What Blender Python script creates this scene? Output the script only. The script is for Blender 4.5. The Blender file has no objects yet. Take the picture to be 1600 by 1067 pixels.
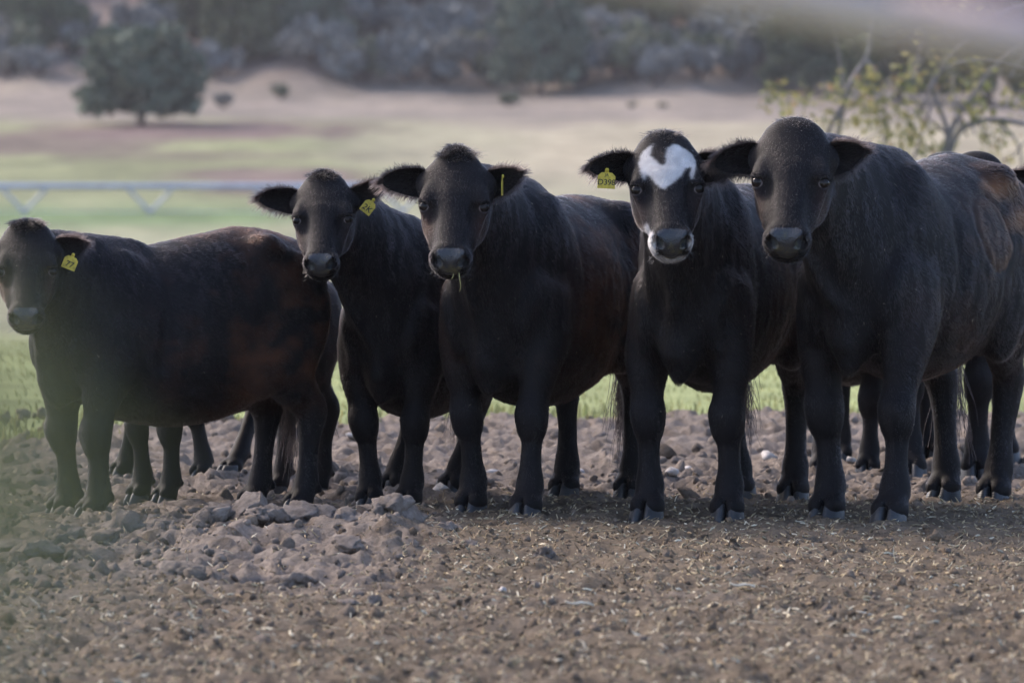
import bpy, math, random
import numpy as np
from mathutils import Vector, Matrix

# ------------------------------------------------------------------ camera, sky, sun, exposure
SC = bpy.context.scene
COL = SC.collection
CAM_H = 1.36                       # eye height of the photographer, metres
LENS = 200.0
FPX = LENS / 36.0 * 1600.0         # focal length in photo pixels
HORIZON = 230.0                    # photo row of eye level
PITCH = math.atan((533.5 - HORIZON) / FPX)

cam_data = bpy.data.cameras.new('camera')
cam_data.lens = LENS
cam_data.sensor_width = 36.0
cam_data.clip_start = 0.1
cam_data.clip_end = 3000.0
cam_data.dof.use_dof = True
cam_data.dof.focus_distance = 20.6
cam_data.dof.aperture_fstop = 5.0
cam_data.dof.aperture_blades = 0
camera = bpy.data.objects.new('camera', cam_data)
camera.location = (0, 0, CAM_H)
camera.rotation_euler = (math.pi / 2 - PITCH, 0, 0)
COL.objects.link(camera)
SC.camera = camera

SUN_EL, SUN_AZ = math.radians(40), math.radians(-52)    # azimuth measured from +Y towards +X: behind the herd and to the left
world = bpy.data.worlds.new('World')
SC.world = world
world.use_nodes = True
wn = world.node_tree
bg = wn.nodes['Background']
sky = wn.nodes.new('ShaderNodeTexSky')
sky.sky_type = 'NISHITA'
sky.sun_disc = False
sky.sun_elevation = SUN_EL
sky.sun_rotation = SUN_AZ
sky.air_density = 0.55
sky.dust_density = 1.8
sky.ozone_density = 0.0
wn.links.new(sky.outputs[0], bg.inputs[0])
bg.inputs[1].default_value = 0.15

sun_data = bpy.data.lights.new('sun', 'SUN')
sun_data.energy = 0.85
sun_data.angle = math.radians(12)
sun_data.color = (1.0, 0.86, 0.72)
sun = bpy.data.objects.new('sun', sun_data)
sd = Vector((math.sin(SUN_AZ) * math.cos(SUN_EL), math.cos(SUN_AZ) * math.cos(SUN_EL), math.sin(SUN_EL)))
sun.rotation_euler = (-sd).to_track_quat('-Z', 'Y').to_euler()
sun.location = (0, 30, 40)
COL.objects.link(sun)

SC.view_settings.view_transform = 'Standard'
SC.view_settings.look = 'None'
SC.view_settings.exposure = 1.95
SC.view_settings.gamma = 1.0
SC.view_settings.use_curve_mapping = False
SC.cycles.max_bounces = 6
SC.cycles.use_denoising = True

# ------------------------------------------------------------------ helpers
RNG = np.random.default_rng(7)
random.seed(7)
CP, SP = math.cos(PITCH), math.sin(PITCH)

def ray(px, py):
    """direction of the sight line through a photo pixel (unit depth along the axis)"""
    u, v = (px - 800.0) / FPX, (533.5 - py) / FPX
    return np.array([u, CP + v * SP, -SP + v * CP])

def at_y(px, py, y):
    d = ray(px, py)
    t = y / d[1]
    return np.array([d[0] * t, y, CAM_H + d[2] * t])

def at_z(px, py, z=0.0):
    d = ray(px, py)
    t = (z - CAM_H) / d[2]
    return np.array([d[0] * t, d[1] * t, z])

def unit(v):
    v = np.asarray(v, float)
    return v / max(np.linalg.norm(v), 1e-9)

def tag(o, label=None, cat=None, group=None, kind=None):
    if label: o['label'] = label
    if cat: o['category'] = cat
    if group: o['group'] = group
    if kind: o['kind'] = kind
    return o

def empty(name, loc=(0, 0, 0), rz=0.0, scale=1.0):
    o = bpy.data.objects.new(name, None)
    o.empty_display_size = 0.2
    o.location = loc
    o.rotation_euler = (0, 0, rz)
    o.scale = (scale,) * 3
    COL.objects.link(o)
    return o

def mesh_obj(name, verts, faces, mat=None, parent=None, smooth=True):
    """faces: (n,3)/(n,4) numpy array or list of tuples"""
    me = bpy.data.meshes.new(name)
    verts = np.asarray(verts, np.float32)
    if isinstance(faces, np.ndarray):
        nf, k = faces.shape
        me.vertices.add(len(verts))
        me.vertices.foreach_set('co', verts.ravel())
        me.loops.add(nf * k)
        me.loops.foreach_set('vertex_index', faces.astype(np.int32).ravel())
        me.polygons.add(nf)
        me.polygons.foreach_set('loop_start', np.arange(0, nf * k, k, dtype=np.int32))
        me.update(calc_edges=True)
    else:
        me.from_pydata([tuple(v) for v in verts.tolist()], [], faces)
        me.update()
    if smooth:
        me.polygons.foreach_set('use_smooth', np.ones(len(me.polygons), bool))
    if mat: me.materials.append(mat)
    o = bpy.data.objects.new(name, me)
    COL.objects.link(o)
    if parent: o.parent = parent
    return o

def set_color(me, name, cols, domain='POINT'):
    a = me.attributes.new(name, 'FLOAT_COLOR', domain)
    c = np.ones((len(cols), 4), np.float32)
    c[:, :cols.shape[1]] = cols
    a.data.foreach_set('color', c.ravel())

def hair_obj(name, pts, rad_root, rad_tip, cols, mat, parent=None):
    """pts (n,k,3) strands"""
    n, k, _ = pts.shape
    cu = bpy.data.hair_curves.new(name)
    cu.add_curves([k] * n)
    cu.attributes['position'].data.foreach_set('vector', pts.astype(np.float32).ravel())
    ra = cu.attributes.get('radius') or cu.attributes.new('radius', 'FLOAT', 'POINT')
    t = np.linspace(0, 1, k)[None, :]
    rr = (np.asarray(rad_root).reshape(-1, 1) * (1 - t) + np.asarray(rad_tip).reshape(-1, 1) * t) * np.ones((n, 1))
    ra.data.foreach_set('value', rr.astype(np.float32).ravel())
    a = cu.attributes.new('coat', 'FLOAT_COLOR', 'CURVE')
    c = np.ones((n, 4), np.float32); c[:, :3] = cols
    a.data.foreach_set('color', c.ravel())
    cu.materials.append(mat)
    o = bpy.data.objects.new(name, cu)
    COL.objects.link(o)
    if parent: o.parent = parent
    return o

def catmull(P, n=4):
    P = np.asarray(P, float)
    Q = np.vstack([2 * P[0] - P[1], P, 2 * P[-1] - P[-2]])
    out = []
    for i in range(1, len(Q) - 2):
        for t in np.arange(n) / n:
            a, b, c, d = Q[i - 1], Q[i], Q[i + 1], Q[i + 2]
            out.append(0.5 * (2 * b + (c - a) * t + (2 * a - 5 * b + 4 * c - d) * t * t + (3 * b - a - 3 * c + d) * t ** 3))
    out.append(Q[-2])
    return np.array(out)

# value noise, vectorised
_LAT = np.random.default_rng(3).random((64, 64, 64)).astype(np.float32)
def vnoise(p):
    p = np.asarray(p, np.float32)
    if p.shape[-1] == 2:
        p = np.concatenate([p, np.full(p.shape[:-1] + (1,), 0.37, np.float32)], -1)
    i = np.floor(p).astype(np.int64); f = p - i
    f = f * f * (3 - 2 * f)
    i &= 63; j = (i + 1) & 63
    x0, y0, z0 = i[..., 0], i[..., 1], i[..., 2]
    x1, y1, z1 = j[..., 0], j[..., 1], j[..., 2]
    fx, fy, fz = f[..., 0], f[..., 1], f[..., 2]
    L = _LAT
    a = (L[x0, y0, z0] * (1 - fx) + L[x1, y0, z0] * fx) * (1 - fy) + (L[x0, y1, z0] * (1 - fx) + L[x1, y1, z0] * fx) * fy
    b = (L[x0, y0, z1] * (1 - fx) + L[x1, y0, z1] * fx) * (1 - fy) + (L[x0, y1, z1] * (1 - fx) + L[x1, y1, z1] * fx) * fy
    return (a * (1 - fz) + b * fz) * 2 - 1

def fbm(p, oct=4, gain=0.5):
    p = np.asarray(p, np.float32); s = 0; a = 1.0; t = 0
    for _ in range(oct):
        s = s + a * vnoise(p); t += a
        p = p * 2.03 + 11.7; a *= gain
    return s / t

# ------------------------------------------------------------------ materials
class NT:
    def __init__(self, name):
        self.m = bpy.data.materials.new(name)
        self.m.use_nodes = True
        self.t = self.m.node_tree
        self.b = self.t.nodes['Principled BSDF']
    def n(self, typ, **kw):
        nd = self.t.nodes.new(typ)
        for k, v in kw.items():
            if k.startswith('i_'):
                key = k[2:]
                nd.inputs[int(key) if key.isdigit() else key.replace('_', ' ')].default_value = v
            else:
                setattr(nd, k, v)
        return nd
    def l(self, a, b): self.t.links.new(a, b)
    def noise(self, scale, detail=4, rough=0.6, coord='Object', vec=None):
        if vec is None:
            tc = self.n('ShaderNodeTexCoord'); vec = tc.outputs[coord]
        n = self.n('ShaderNodeTexNoise'); n.inputs['Scale'].default_value = scale
        n.inputs['Detail'].default_value = detail; n.inputs['Roughness'].default_value = rough
        self.l(vec, n.inputs['Vector']); return n
    def ramp(self, fac, stops):
        r = self.n('ShaderNodeValToRGB')
        while len(r.color_ramp.elements) < len(stops): r.color_ramp.elements.new(0.5)
        for e, (p, c) in zip(r.color_ramp.elements, stops):
            e.position = p; e.color = tuple(c) + (1,) if len(c) == 3 else c
        self.l(fac, r.inputs[0]); return r
    def mix(self, fac, a, b, blend='MIX'):
        m = self.n('ShaderNodeMix', data_type='RGBA', blend_type=blend)
        for s, v in ((m.inputs[0], fac), (m.inputs[6], a), (m.inputs[7], b)):
            if hasattr(v, 'links') or isinstance(v, bpy.types.NodeSocket): self.l(v, s)
            elif isinstance(v, (int, float)): s.default_value = v
            else: s.default_value = tuple(v) + (1,)
        return m.outputs[2]
    def bump(self, h, strength=0.5, dist=0.01):
        b = self.n('ShaderNodeBump'); b.inputs['Strength'].default_value = strength
        b.inputs['Distance'].default_value = dist
        self.l(h, b.inputs['Height']); self.l(b.outputs[0], self.b.inputs['Normal'])
        return b

def simple_mat(name, color, rough=0.7, var=0.25, scale=8.0, spec=0.4):
    m = NT(name)
    n = m.noise(scale)
    c = np.array(color)
    r = m.ramp(n.outputs[0], [(0.3, tuple(c * (1 - var))), (0.7, tuple(np.minimum(c * (1 + var), 0.95)))])
    m.l(r.outputs[0], m.b.inputs['Base Color'])
    m.b.inputs['Roughness'].default_value = rough
    m.b.inputs['Specular IOR Level'].default_value = spec
    return m.m
HAIRN = 200000
# ------------------------------------------------------------------ the land
PROF_Y = np.array([-60, 0, 28, 40, 60, 100, 150, 190, 260, 330, 380, 400, 430, 520, 640, 900, 1600.])
PROF_Z = np.array([0, 0, 0, -.15, -.7, -1.9, -3.2, -2.7, -.2, 2.7, 4.15, 5.2, 11.0, 36.0, 70., 110., 150.])
def hill_shift(x):
    x = np.asarray(x, float)
    return 16 * fbm(np.stack([x / 11 + 5, x * 0 + 3.3], -1), 2)

def far_h(x, y):
    x = np.asarray(x, float); y = np.asarray(y, float)
    z = np.interp(y + hill_shift(x) * np.clip((y - 350) / 30, 0, 1), PROF_Y, PROF_Z)
    w = np.clip((y - 60) / 200, 0, 1)
    z = z + w * .35 * fbm(np.stack([x / 60, y / 60], -1), 3) + np.clip((y - 400) / 60, 0, 1) * 2.5 * fbm(np.stack([x / 18 + 9, y / 18], -1), 3)
    return z

RIDGE = [(-2.6, -.02), (-1.75, -.02), (-1.55, .005), (-1.33, .028), (-1.1, .045), (-.93, .088), (-.78, .066), (-.55, .075), (-.42, .105), (-.31, .055), (-.22, .03), (0, .01), (.3, 0)]
def ground_h(x, y):
    """smooth lie of the dirt lot, without clods"""
    x = np.asarray(x, float); y = np.asarray(y, float)
    r = np.interp(x, [a for a, _ in RIDGE], [b for _, b in RIDGE]) * np.where(y < 19.75, np.exp(-((y - 19.75) / 1.0) ** 2), np.exp(-((y - 19.75) / .45) ** 2))
    return r + .018 * fbm(np.stack([x / 1.7, y / 1.7], -1), 2)

def rough_mask(x, y):
    a = np.clip((-.15 - x) / .35, 0, 1) * np.clip((y - 16.8) / 1.2, 0, 1)
    b = np.clip((y - 21.2) / .9, 0, 1)
    c = .45 * np.clip((-.4 - x) / 1.0, 0, 1)
    return np.clip(np.maximum(np.maximum(a, b), c), 0, 1)

def lot_edge(x):
    return 28.6 + .6 * np.sin(x * .9) + np.interp(x, [-9, -2.6, -1.6], [-2.6, -2.4, 0])

def clod_h(x, y):
    p = np.stack([x, y], -1)
    q = p + .05 * np.stack([fbm(p / .11 + 4, 2), fbm(p / .11 + 40, 2)], -1)
    big = np.abs(fbm(q / .17, 3)) ; mid = np.abs(fbm(q / .065 + 8, 2)); fine = fbm(q / .028 + 3, 2)
    r = rough_mask(x, y) * (1 - .5 * np.clip(1 - np.abs(y - 21.2) / 1.0, 0, 1))
    lump = fbm(q / .30 + 60, 2)
    dent = np.clip(fbm(p / np.array([.16, .22]) + 90, 2) - .22, 0, 1) * .10
    return -dent - .022 * r + (.052 + .070 * r) * (.26 - big) + r * .045 * lump + (.040 + .020 * r) * (.28 - mid) + .013 * fine

def build_ground():
    # pasture and hillside: one sheet reaching past the skyline
    xs = np.concatenate([np.linspace(-880, -70, 30), np.linspace(-66, 66, 133), np.linspace(70, 880, 30)])
    ys = np.concatenate([np.linspace(-50, 24, 15), np.linspace(25, 60, 60), np.linspace(61, 460, 250), np.linspace(470, 1580, 60)])
    X, Y = np.meshgrid(xs, ys, indexing='ij')
    Z = far_h(X, Y) - .10 * np.clip((31 - Y) / 2, 0, 1)
    V = np.stack([X, Y, Z], -1).reshape(-1, 3)
    nx, ny = X.shape
    I = np.arange(nx * ny).reshape(nx, ny)
    Fc = np.stack([I[:-1, :-1], I[1:, :-1], I[1:, 1:], I[:-1, 1:]], -1).reshape(-1, 4)
    x, y = V[:, 0], V[:, 1]
    px = 800 + x / np.maximum(y, 1) * FPX
    n1 = fbm(np.stack([x / 9, y / 22], -1), 4); n2 = fbm(np.stack([x / 3 + 30, y / 9], -1), 3); n3 = fbm(np.stack([x / 1.6 + 70, y / 5], -1), 3)
    lush = np.array([.20, .235, .09]); sage = np.array([.205, .206, .130]); straw = np.array([.275, .240, .170]); tone = np.array([.135, .095, .085]); dry = np.array([.185, .155, .128])
    def L(t): return np.clip(t, 0, 1)[:, None]
    c = np.tile(lush, (len(V), 1))
    c = c + (sage - c) * L((y - 45) / 60 + n2 * .5)
    c = c + (straw - c) * L(.25 * n1 + .12)                                   # thin dry tufts
    g2 = L((y - 225) / 25) * L(1 - (px - 480 - 260 * n1) / 300)                # greener strip on the left beyond the pipe
    c = c + (np.array([.172, .180, .092]) - c) * g2
    c = c + (np.array([.085, .14, .05]) - c) * (np.exp(-((y - 228) / 12) ** 2) * np.clip((560 - px) / 150, 0, 1) * .85)[:, None]
    r = L((y - 235) / 40) * L((px - 560 - 200 * n1) / 260)                      # dry straw on the right
    c = c + (straw - c) * r * .95
    c = c + (dry - c) * L((y - 322 + 26 * n1) / 26)
    c = c + (np.array([.165, .125, .105]) - c) * L((y + hill_shift(x) - 402) / 10)
    for (cx, cy, rx, ry, a) in ((-17.5, 322, 10, 17, 1.0), (-26, 306, 9, 20, .8), (-11.5, 268, 4.5, 11, .9), (-9.5, 256, 5, 7, .9), (-15, 290, 8, 8, .45)):  # darker brown patches around the lone juniper and in the field before it
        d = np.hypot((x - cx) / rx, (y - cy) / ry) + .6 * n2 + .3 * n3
        c = c + (tone - c) * L((1.15 - d) * 1.8) * a
    c = c * (1 + .30 * n1 + .32 * n2 + .30 * n3)[:, None]
    c = c + (np.array([.26, .22, .15]) - c) * L((n2 + n1) * .9 - .25) * L((y - 60) / 40)
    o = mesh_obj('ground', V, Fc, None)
    set_color(o.data, 'tone', c)
    m = NT('pasture and hillside')
    a = m.n('ShaderNodeAttribute', attribute_name='tone')
    n = m.noise(.9, 5); r_ = m.ramp(n.outputs[0], [(.25, (.62, .62, .62)), (.75, (1.35, 1.35, 1.35))])
    m.l(m.mix(1.0, a.outputs['Color'], r_.outputs[0], 'MULTIPLY'), m.b.inputs['Base Color'])
    m.b.inputs['Roughness'].default_value = .95; m.b.inputs['Specular IOR Level'].default_value = .1
    m.bump(m.noise(3, 5).outputs[0], .6, .15)
    o.data.materials.append(m.m)
    tag(o, kind='structure')

    # trampled dirt lot
    xs = np.concatenate([np.linspace(-9, -3.3, 50), np.arange(-3.25, 3.25, .0155), np.linspace(3.3, 9, 50)])
    ys = np.concatenate([np.linspace(4, 12.4, 60), np.arange(12.5, 23.5, .026), np.arange(23.5, 31.5, .045)])
    X, Y = np.meshgrid(xs, ys, indexing='ij')
    Z = ground_h(X, Y) + clod_h(X, Y)
    ed = lot_edge(X) + .5 * fbm(np.stack([X / .5, Y / .5], -1), 3)
    Z = Z - np.clip((Y - ed) / .5, 0, 3) * .10 - np.clip((np.abs(X) - 8) / 1, 0, 1) * .3 - np.clip((5 - Y), 0, 1) * .3
    V = np.stack([X, Y, Z], -1).reshape(-1, 3)
    nx, ny = X.shape
    I = np.arange(nx * ny).reshape(nx, ny)
    Fc = np.stack([I[:-1, :-1], I[1:, :-1], I[1:, 1:], I[:-1, 1:]], -1).reshape(-1, 4)
    o = mesh_obj('dirt_lot', V, Fc, None)
    r = rough_mask(V[:, 0], V[:, 1])
    n = fbm(V[:, :2] / .5, 3); n2 = fbm(V[:, :2] / .09 + 50, 3)
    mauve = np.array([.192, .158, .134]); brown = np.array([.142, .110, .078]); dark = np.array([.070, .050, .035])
    t = np.clip(r * 1.0 + n * .6 - .05, 0, 1)[:, None]
    c = brown * (1 - t) + mauve * t
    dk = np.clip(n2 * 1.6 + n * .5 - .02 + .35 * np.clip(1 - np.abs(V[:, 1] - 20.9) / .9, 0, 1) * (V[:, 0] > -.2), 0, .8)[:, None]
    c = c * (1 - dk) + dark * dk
    set_color(o.data, 'tone', c)
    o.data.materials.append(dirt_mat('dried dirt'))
    tag(o, kind='structure')

def dirt_mat(name, attr='tone'):
    m = NT(name)
    a = m.n('ShaderNodeAttribute', attribute_name=attr)
    n = m.noise(55, 6, .7); r_ = m.ramp(n.outputs[0], [(.25, (.50, .49, .47)), (.52, (1, 1, 1)), (.78, (1.55, 1.5, 1.45))])
    m.l(m.mix(1.0, a.outputs['Color'], r_.outputs[0], 'MULTIPLY'), m.b.inputs['Base Color'])
    m.b.inputs['Roughness'].default_value = .95; m.b.inputs['Specular IOR Level'].default_value = .15
    m.bump(m.noise(120, 6, .7).outputs[0], .8, .012)
    return m.m

def ico(sub):
    import bmesh
    bm = bmesh.new(); bmesh.ops.create_icosphere(bm, subdivisions=sub, radius=1)
    V = np.array([v.co[:] for v in bm.verts]); F = np.array([[v.index for v in f.verts] for f in bm.faces]); bm.free()
    return V, F

def clod_shape(sub, seed, lump=.45):
    V, F = ico(sub)
    n = fbm(V * 1.3 + seed * 5.1, 4, .6)
    n2 = np.abs(fbm(V * 2.6 + seed * 3.3, 2))
    r = 1 + lump * n * 1.6 - .35 * n2
    V = V * r[:, None]
    rg = np.random.default_rng(int(seed) + 500)
    for _ in range(7):                      # broken faces
        d = rg.normal(size=3); d /= np.linalg.norm(d)
        t = V @ d; c = .50 + .35 * rg.random()
        V = V - np.maximum(t - c, 0)[:, None] * d[None] * .9
    V = V * (1 + .10 * fbm(V * 4 + seed, 2))[:, None]
    V[:, 2] *= .80
    return V, F

def rot_z(a):
    c, s = np.cos(a), np.sin(a)
    R = np.zeros((len(a), 3, 3)); R[:, 0, 0] = c; R[:, 0, 1] = -s; R[:, 1, 0] = s; R[:, 1, 1] = c; R[:, 2, 2] = 1
    return R

def rand_rot(n, rng):
    q = rng.normal(size=(n, 4)); q /= np.linalg.norm(q, axis=1)[:, None]
    w, x, y, z = q.T
    return np.stack([np.stack([1 - 2 * (y * y + z * z), 2 * (x * y - z * w), 2 * (x * z + y * w)], -1), np.stack([2 * (x * y + z * w), 1 - 2 * (x * x + z * z), 2 * (y * z - x * w)], -1), np.stack([2 * (x * z - y * w), 2 * (y * z + x * w), 1 - 2 * (x * x + y * y)], -1)], 1)

def spots(n, rng, y0=12.6, y1=29.0, pw=1.0):
    y = y0 + (y1 - y0) * rng.random(n) ** pw
    x = (rng.random(n) * 2 - 1) * (.095 * y + .5)
    return x, y

def scatter(name, shapes, x, y, z, s, R, cols, mat, label, cat):
    Vs, Fs, Cs = [], [], []; base = 0
    pick = np.arange(len(x)) % len(shapes)
    for k, (V, F) in enumerate(shapes):
        m = pick == k
        if not m.any(): continue
        W = np.einsum('nij,nvj->nvi', R[m], V[None] * (s[m][:, None, None] if s.ndim == 1 else s[m][:, None, :]))
        W = W + np.stack([x[m], y[m], z[m]], -1)[:, None, :]
        n = W.shape[0]
        Vs.append(W.reshape(-1, 3)); Fs.append((F[None] + (np.arange(n) * len(V))[:, None, None] + base).reshape(-1, F.shape[1]))
        Cs.append(np.repeat(cols[m], len(V), 0)); base += n * len(V)
    o = mesh_obj(name, np.concatenate(Vs), np.concatenate(Fs), mat)
    set_color(o.data, 'tone', np.concatenate(Cs))
    tag(o, label, cat, kind='stuff')
    return o

def tell_apart(objs):
    """things that would share a label are told apart by their order from the left"""
    by = {}
    for o in objs: by.setdefault(o['label'], []).append(o)
    words_ = ['first', 'second', 'third', 'fourth', 'fifth', 'sixth', 'seventh', 'eighth', 'ninth', 'tenth', 'eleventh', 'twelfth']
    for lab, os_ in by.items():
        if len(os_) < 2: continue
        os_.sort(key=lambda o: o.location.x / o.location.y)
        for k, o in enumerate(os_):
            o['label'] = lab + (', ' + (('left', 'right')[k] + ' of two' if len(os_) == 2 else words_[min(k, 11)] + ' from left'))

def build_litter():
    rng = np.random.default_rng(21)
    mat = dirt_mat('clod dirt')
    # small crumbs everywhere
    def crumbs(n, sub, lo, hi, pw, rough_only, name, lab, y1=29.0):
        x, y = spots(n, rng, 12.6, y1)
        r = rough_mask(x, y)
        if rough_only:
            k = rng.random(n) < .12 + .88 * r
            x, y, r = x[k], y[k], r[k]; n = len(x)
        s = (lo + (hi - lo) * rng.random(n) ** pw) * (.75 + .35 * r)
        z = ground_h(x, y) + clod_h(x, y) - s * .05
        t = np.clip(r + rng.normal(0, .35, n), 0, 1)[:, None]
        c = (np.array([.165, .122, .086]) * (1 - t) + np.array([.200, .165, .140]) * t) * (.62 + .6 * rng.random((n, 1)))
        R = rand_rot(n, rng)
        s3 = s[:, None] * (np.array([1.1, 1.0, .9]) + rng.normal(0, .2, (n, 3)))
        o = scatter(name, [clod_shape(sub, k + 7 * sub) for k in range(12)], x, y, z, s3, R, c, mat, lab, 'dirt')
    crumbs(7000, 1, .010, .026, 2.0, False, 'dirt_crumbs', 'fine crumbs of dried dirt strewn over the whole lot', 24.0)
    crumbs(1300, 2, .018, .046, 2.2, True, 'mud_crumbs', 'coarse broken mud strewn over the churned ground')
    # chaff and straw
    n = 42000
    x, y = spots(n, rng, 12.6, 22.5)
    keep = rng.random(n) < np.where(rough_mask(x, y) > .6, .30, 1.0)
    x, y = x[keep], y[keep]; n = len(x)
    sv = np.array([(-.5, -.5, 0), (-.5, .5, 0), (0, .5, .35), (0, -.5, .35), (.5, .35, 0), (.5, -.35, 0), (0, 0, -.6), ])
    sf = np.array([(0, 3, 2), (0, 2, 1), (3, 5, 4), (3, 4, 2), (0, 6, 3), (3, 6, 5), (1, 2, 6), (2, 4, 6)])
    L = .012 + .040 * rng.random(n) ** 2.4
    s3 = np.stack([L, .0026 + .0022 * rng.random(n), .0030 + .010 * rng.random(n) ** 3], -1)
    z = ground_h(x, y) + clod_h(x, y) + .004
    a = rng.random(n) * 6.28; tl = rng.normal(0, .45, n)
    Rt = np.tile(np.eye(3), (n, 1, 1)); Rt[:, 0, 0] = np.cos(tl); Rt[:, 0, 2] = np.sin(tl); Rt[:, 2, 0] = -np.sin(tl); Rt[:, 2, 2] = np.cos(tl)
    R = np.einsum('nij,njk->nik', rot_z(a), Rt)
    u = rng.random((n, 1))
    c = np.where(u < .45, np.array([.20, .145, .088]), np.where(u < .86, np.array([.36, .285, .175]), np.array([.56, .49, .36]))) * (.6 + .7 * rng.random((n, 1)))
    scatter('straw_chaff', [(sv, sf)], x, y, z, s3, R, c, simple_attr_mat('straw'), 'chopped straw and chaff trodden into the brown dirt', 'straw')
    # countable lumps along the ridge, set where the photograph shows them: px, py (foot), width px, colour
    big_lumps = [(352, 834, 84), (392, 826, 76), (405, 838, 56), (545, 800, 60), (612, 812, 70), (640, 806, 60), (470, 812, 70), (330, 832, 66), (250, 830, 60), (200, 826, 70), (108, 832, 64), (55, 872, 90), (22, 862, 70), (545, 855, 52),
                 (280, 905, 84), (95, 858, 60), (430, 842, 60), (690, 824, 44), (160, 850, 56), (505, 828, 50), (580, 822, 46), (735, 858, 40), (470, 915, 60), (715, 830, 34), (850, 868, 34), (310, 868, 50), (545, 950, 46), (585, 946, 34)]
    shp = [clod_shape(4, 40 + k, .62) for k in range(6)]
    shp = [(V * (1 + .16 * np.abs(fbm(V * 7 + k, 3)))[:, None], F) for k, (V, F) in enumerate(shp)]
    made = []
    lm = NT('lump dirt'); nz = lm.noise(14, 6, .7)
    rr = lm.ramp(nz.outputs[0], [(.3, (.078, .062, .050)), (.5, (.172, .142, .122)), (.72, (.27, .23, .20))]); lm.l(rr.outputs[0], lm.b.inputs['Base Color'])
    lm.b.inputs['Roughness'].default_value = .95; lm.b.inputs['Specular IOR Level'].default_value = .15
    lm.bump(lm.noise(40, 6, .7).outputs[0], .9, .02)
    for i, (px, py, w) in enumerate(big_lumps):
        p = at_z(px, py, .02)
        gh = float(ground_h(p[0], p[1]))
        p = at_z(px, py, gh)
        if py < 850:
            p = np.array([(px - 800) / FPX * 19.7, 19.55 + .25 * rng.random(), 0]); gh = float(ground_h(p[0], p[1]))
        V, F = shp[i % 6]
        hw = w / FPX * p[1] / 2 * 1.15
        o = mesh_obj('dirt_clod', V * np.array([hw, hw * .9, hw * (.5 + .25 * rng.random())]), F, lm.m)
        o.location = (p[0], p[1], gh + hw * .10)
        o.rotation_euler = (rng.normal(0, .15), rng.normal(0, .15), rng.random() * 6.28)
        zone = ('at the left edge' if px < 130 else 'below the leftmost forelegs' if px < 270 else 'below the leftmost hind legs' if px < 450 else "below the second cow's feet" if px < 665 else "by the middle cow's feet")
        size = 'big slab of' if w > 72 else 'fist sized lump of' if w > 54 else 'small lump of'
        tag(o, size + ' dried mud ' + ('on ridge ' if py < 850 else 'on open dirt ') + zone, 'clod', 'lumps of dried mud along the ridge')
        made.append(o)
    tell_apart(made)
    # pale stones behind the feet
    st = simple_mat('pale stone', (.36, .33, .31), .9, .45, 40)
    stones = [(770, 742, 30, 'pale rounded stone between the front legs of the cow left of the blazed one'), (690, 772, 40, 'flat pale stone left of the middle cow'), (905, 738, 30, 'bluish pale stone in front of the tail wisps of the middle cow'),
              (1050, 752, 34, 'pale stone just right of the left foreleg of the blazed cow'), (1200, 722, 44, 'flat white stone left of the hind leg of the blazed cow'), (912, 756, 22, 'small pale stone beside the hind leg of the middle cow'),
              (1075, 735, 26, 'pale stone seen between the forelegs of the blazed cow, farther back'), (1168, 742, 22, 'small pale stone beside the right foreleg of the blazed cow'), (786, 934, 20, 'small bluish stone lying alone on the open dirt'),
              (552, 688, 26, 'round pale stone far back between two cows left of the middle'), (1330, 730, 24, 'pale stone behind the forelegs of the rightmost big cow'), (1062, 768, 20, 'small round stone close behind the blazed cow, right of her foreleg')]
    for i, (px, py, w, lab) in enumerate(stones):
        p = at_z(px, py, 0)
        V, F = clod_shape(2, 90 + i, .28)
        hw = w / FPX * p[1] / 2
        o = mesh_obj('stone', V * np.array([hw, hw * .8, hw * .62]), F, st)
        o.location = (p[0], p[1], float(ground_h(p[0], p[1]) + clod_h(np.array([p[0]]), np.array([p[1]]))[0]) + hw * .25)
        o.rotation_euler = (0, 0, rng.random() * 6)
        tag(o, lab, 'stone', 'pale stones in the dirt')
    # splintered pale stalk on the right
    for (px, py, w, lab, dz) in ((1325, 955, 80, 'split pale straw stalk lying on the dirt at lower right', 0.0), (1160, 932, 40, 'short pale stalk lying on the dirt below the blazed cow', .1), (905, 962, 46, 'pale thin stalk on the near dirt at lower centre', .2)):
        p = at_z(px, py, 0); L = w / FPX * p[1]
        V, Fc = [], []
        for k, off in enumerate((0, .012)):
            b = len(V)
            for i in range(6):
                t = i / 5 - .5
                for j in range(4):
                    a = j * math.pi / 2 + .4
                    V.append((t * L * (1 - .25 * k), off * (1 + 2 * t) + math.cos(a) * .0035, .004 * math.sin(7 * t + k) + math.sin(a) * .0035 + .004))
            for i in range(5):
                for j in range(4):
                    Fc.append((b + i * 4 + j, b + i * 4 + (j + 1) % 4, b + i * 4 + 4 + (j + 1) % 4, b + i * 4 + 4 + j))
            Fc += [tuple(b + j for j in (3, 2, 1, 0)), tuple(b + 20 + j for j in range(4))]
        o = mesh_obj('straw_stalk', V, Fc, simple_mat('dry stalk', (.52, .46, .36), .7, .25, 30))
        o.location = (p[0], p[1], float(ground_h(p[0], p[1]) + clod_h(np.array([p[0]]), np.array([p[1]]))[0]) + .012)
        o.rotation_euler = (0, .12, -.15 + dz)
        tag(o, lab, 'straw')

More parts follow.
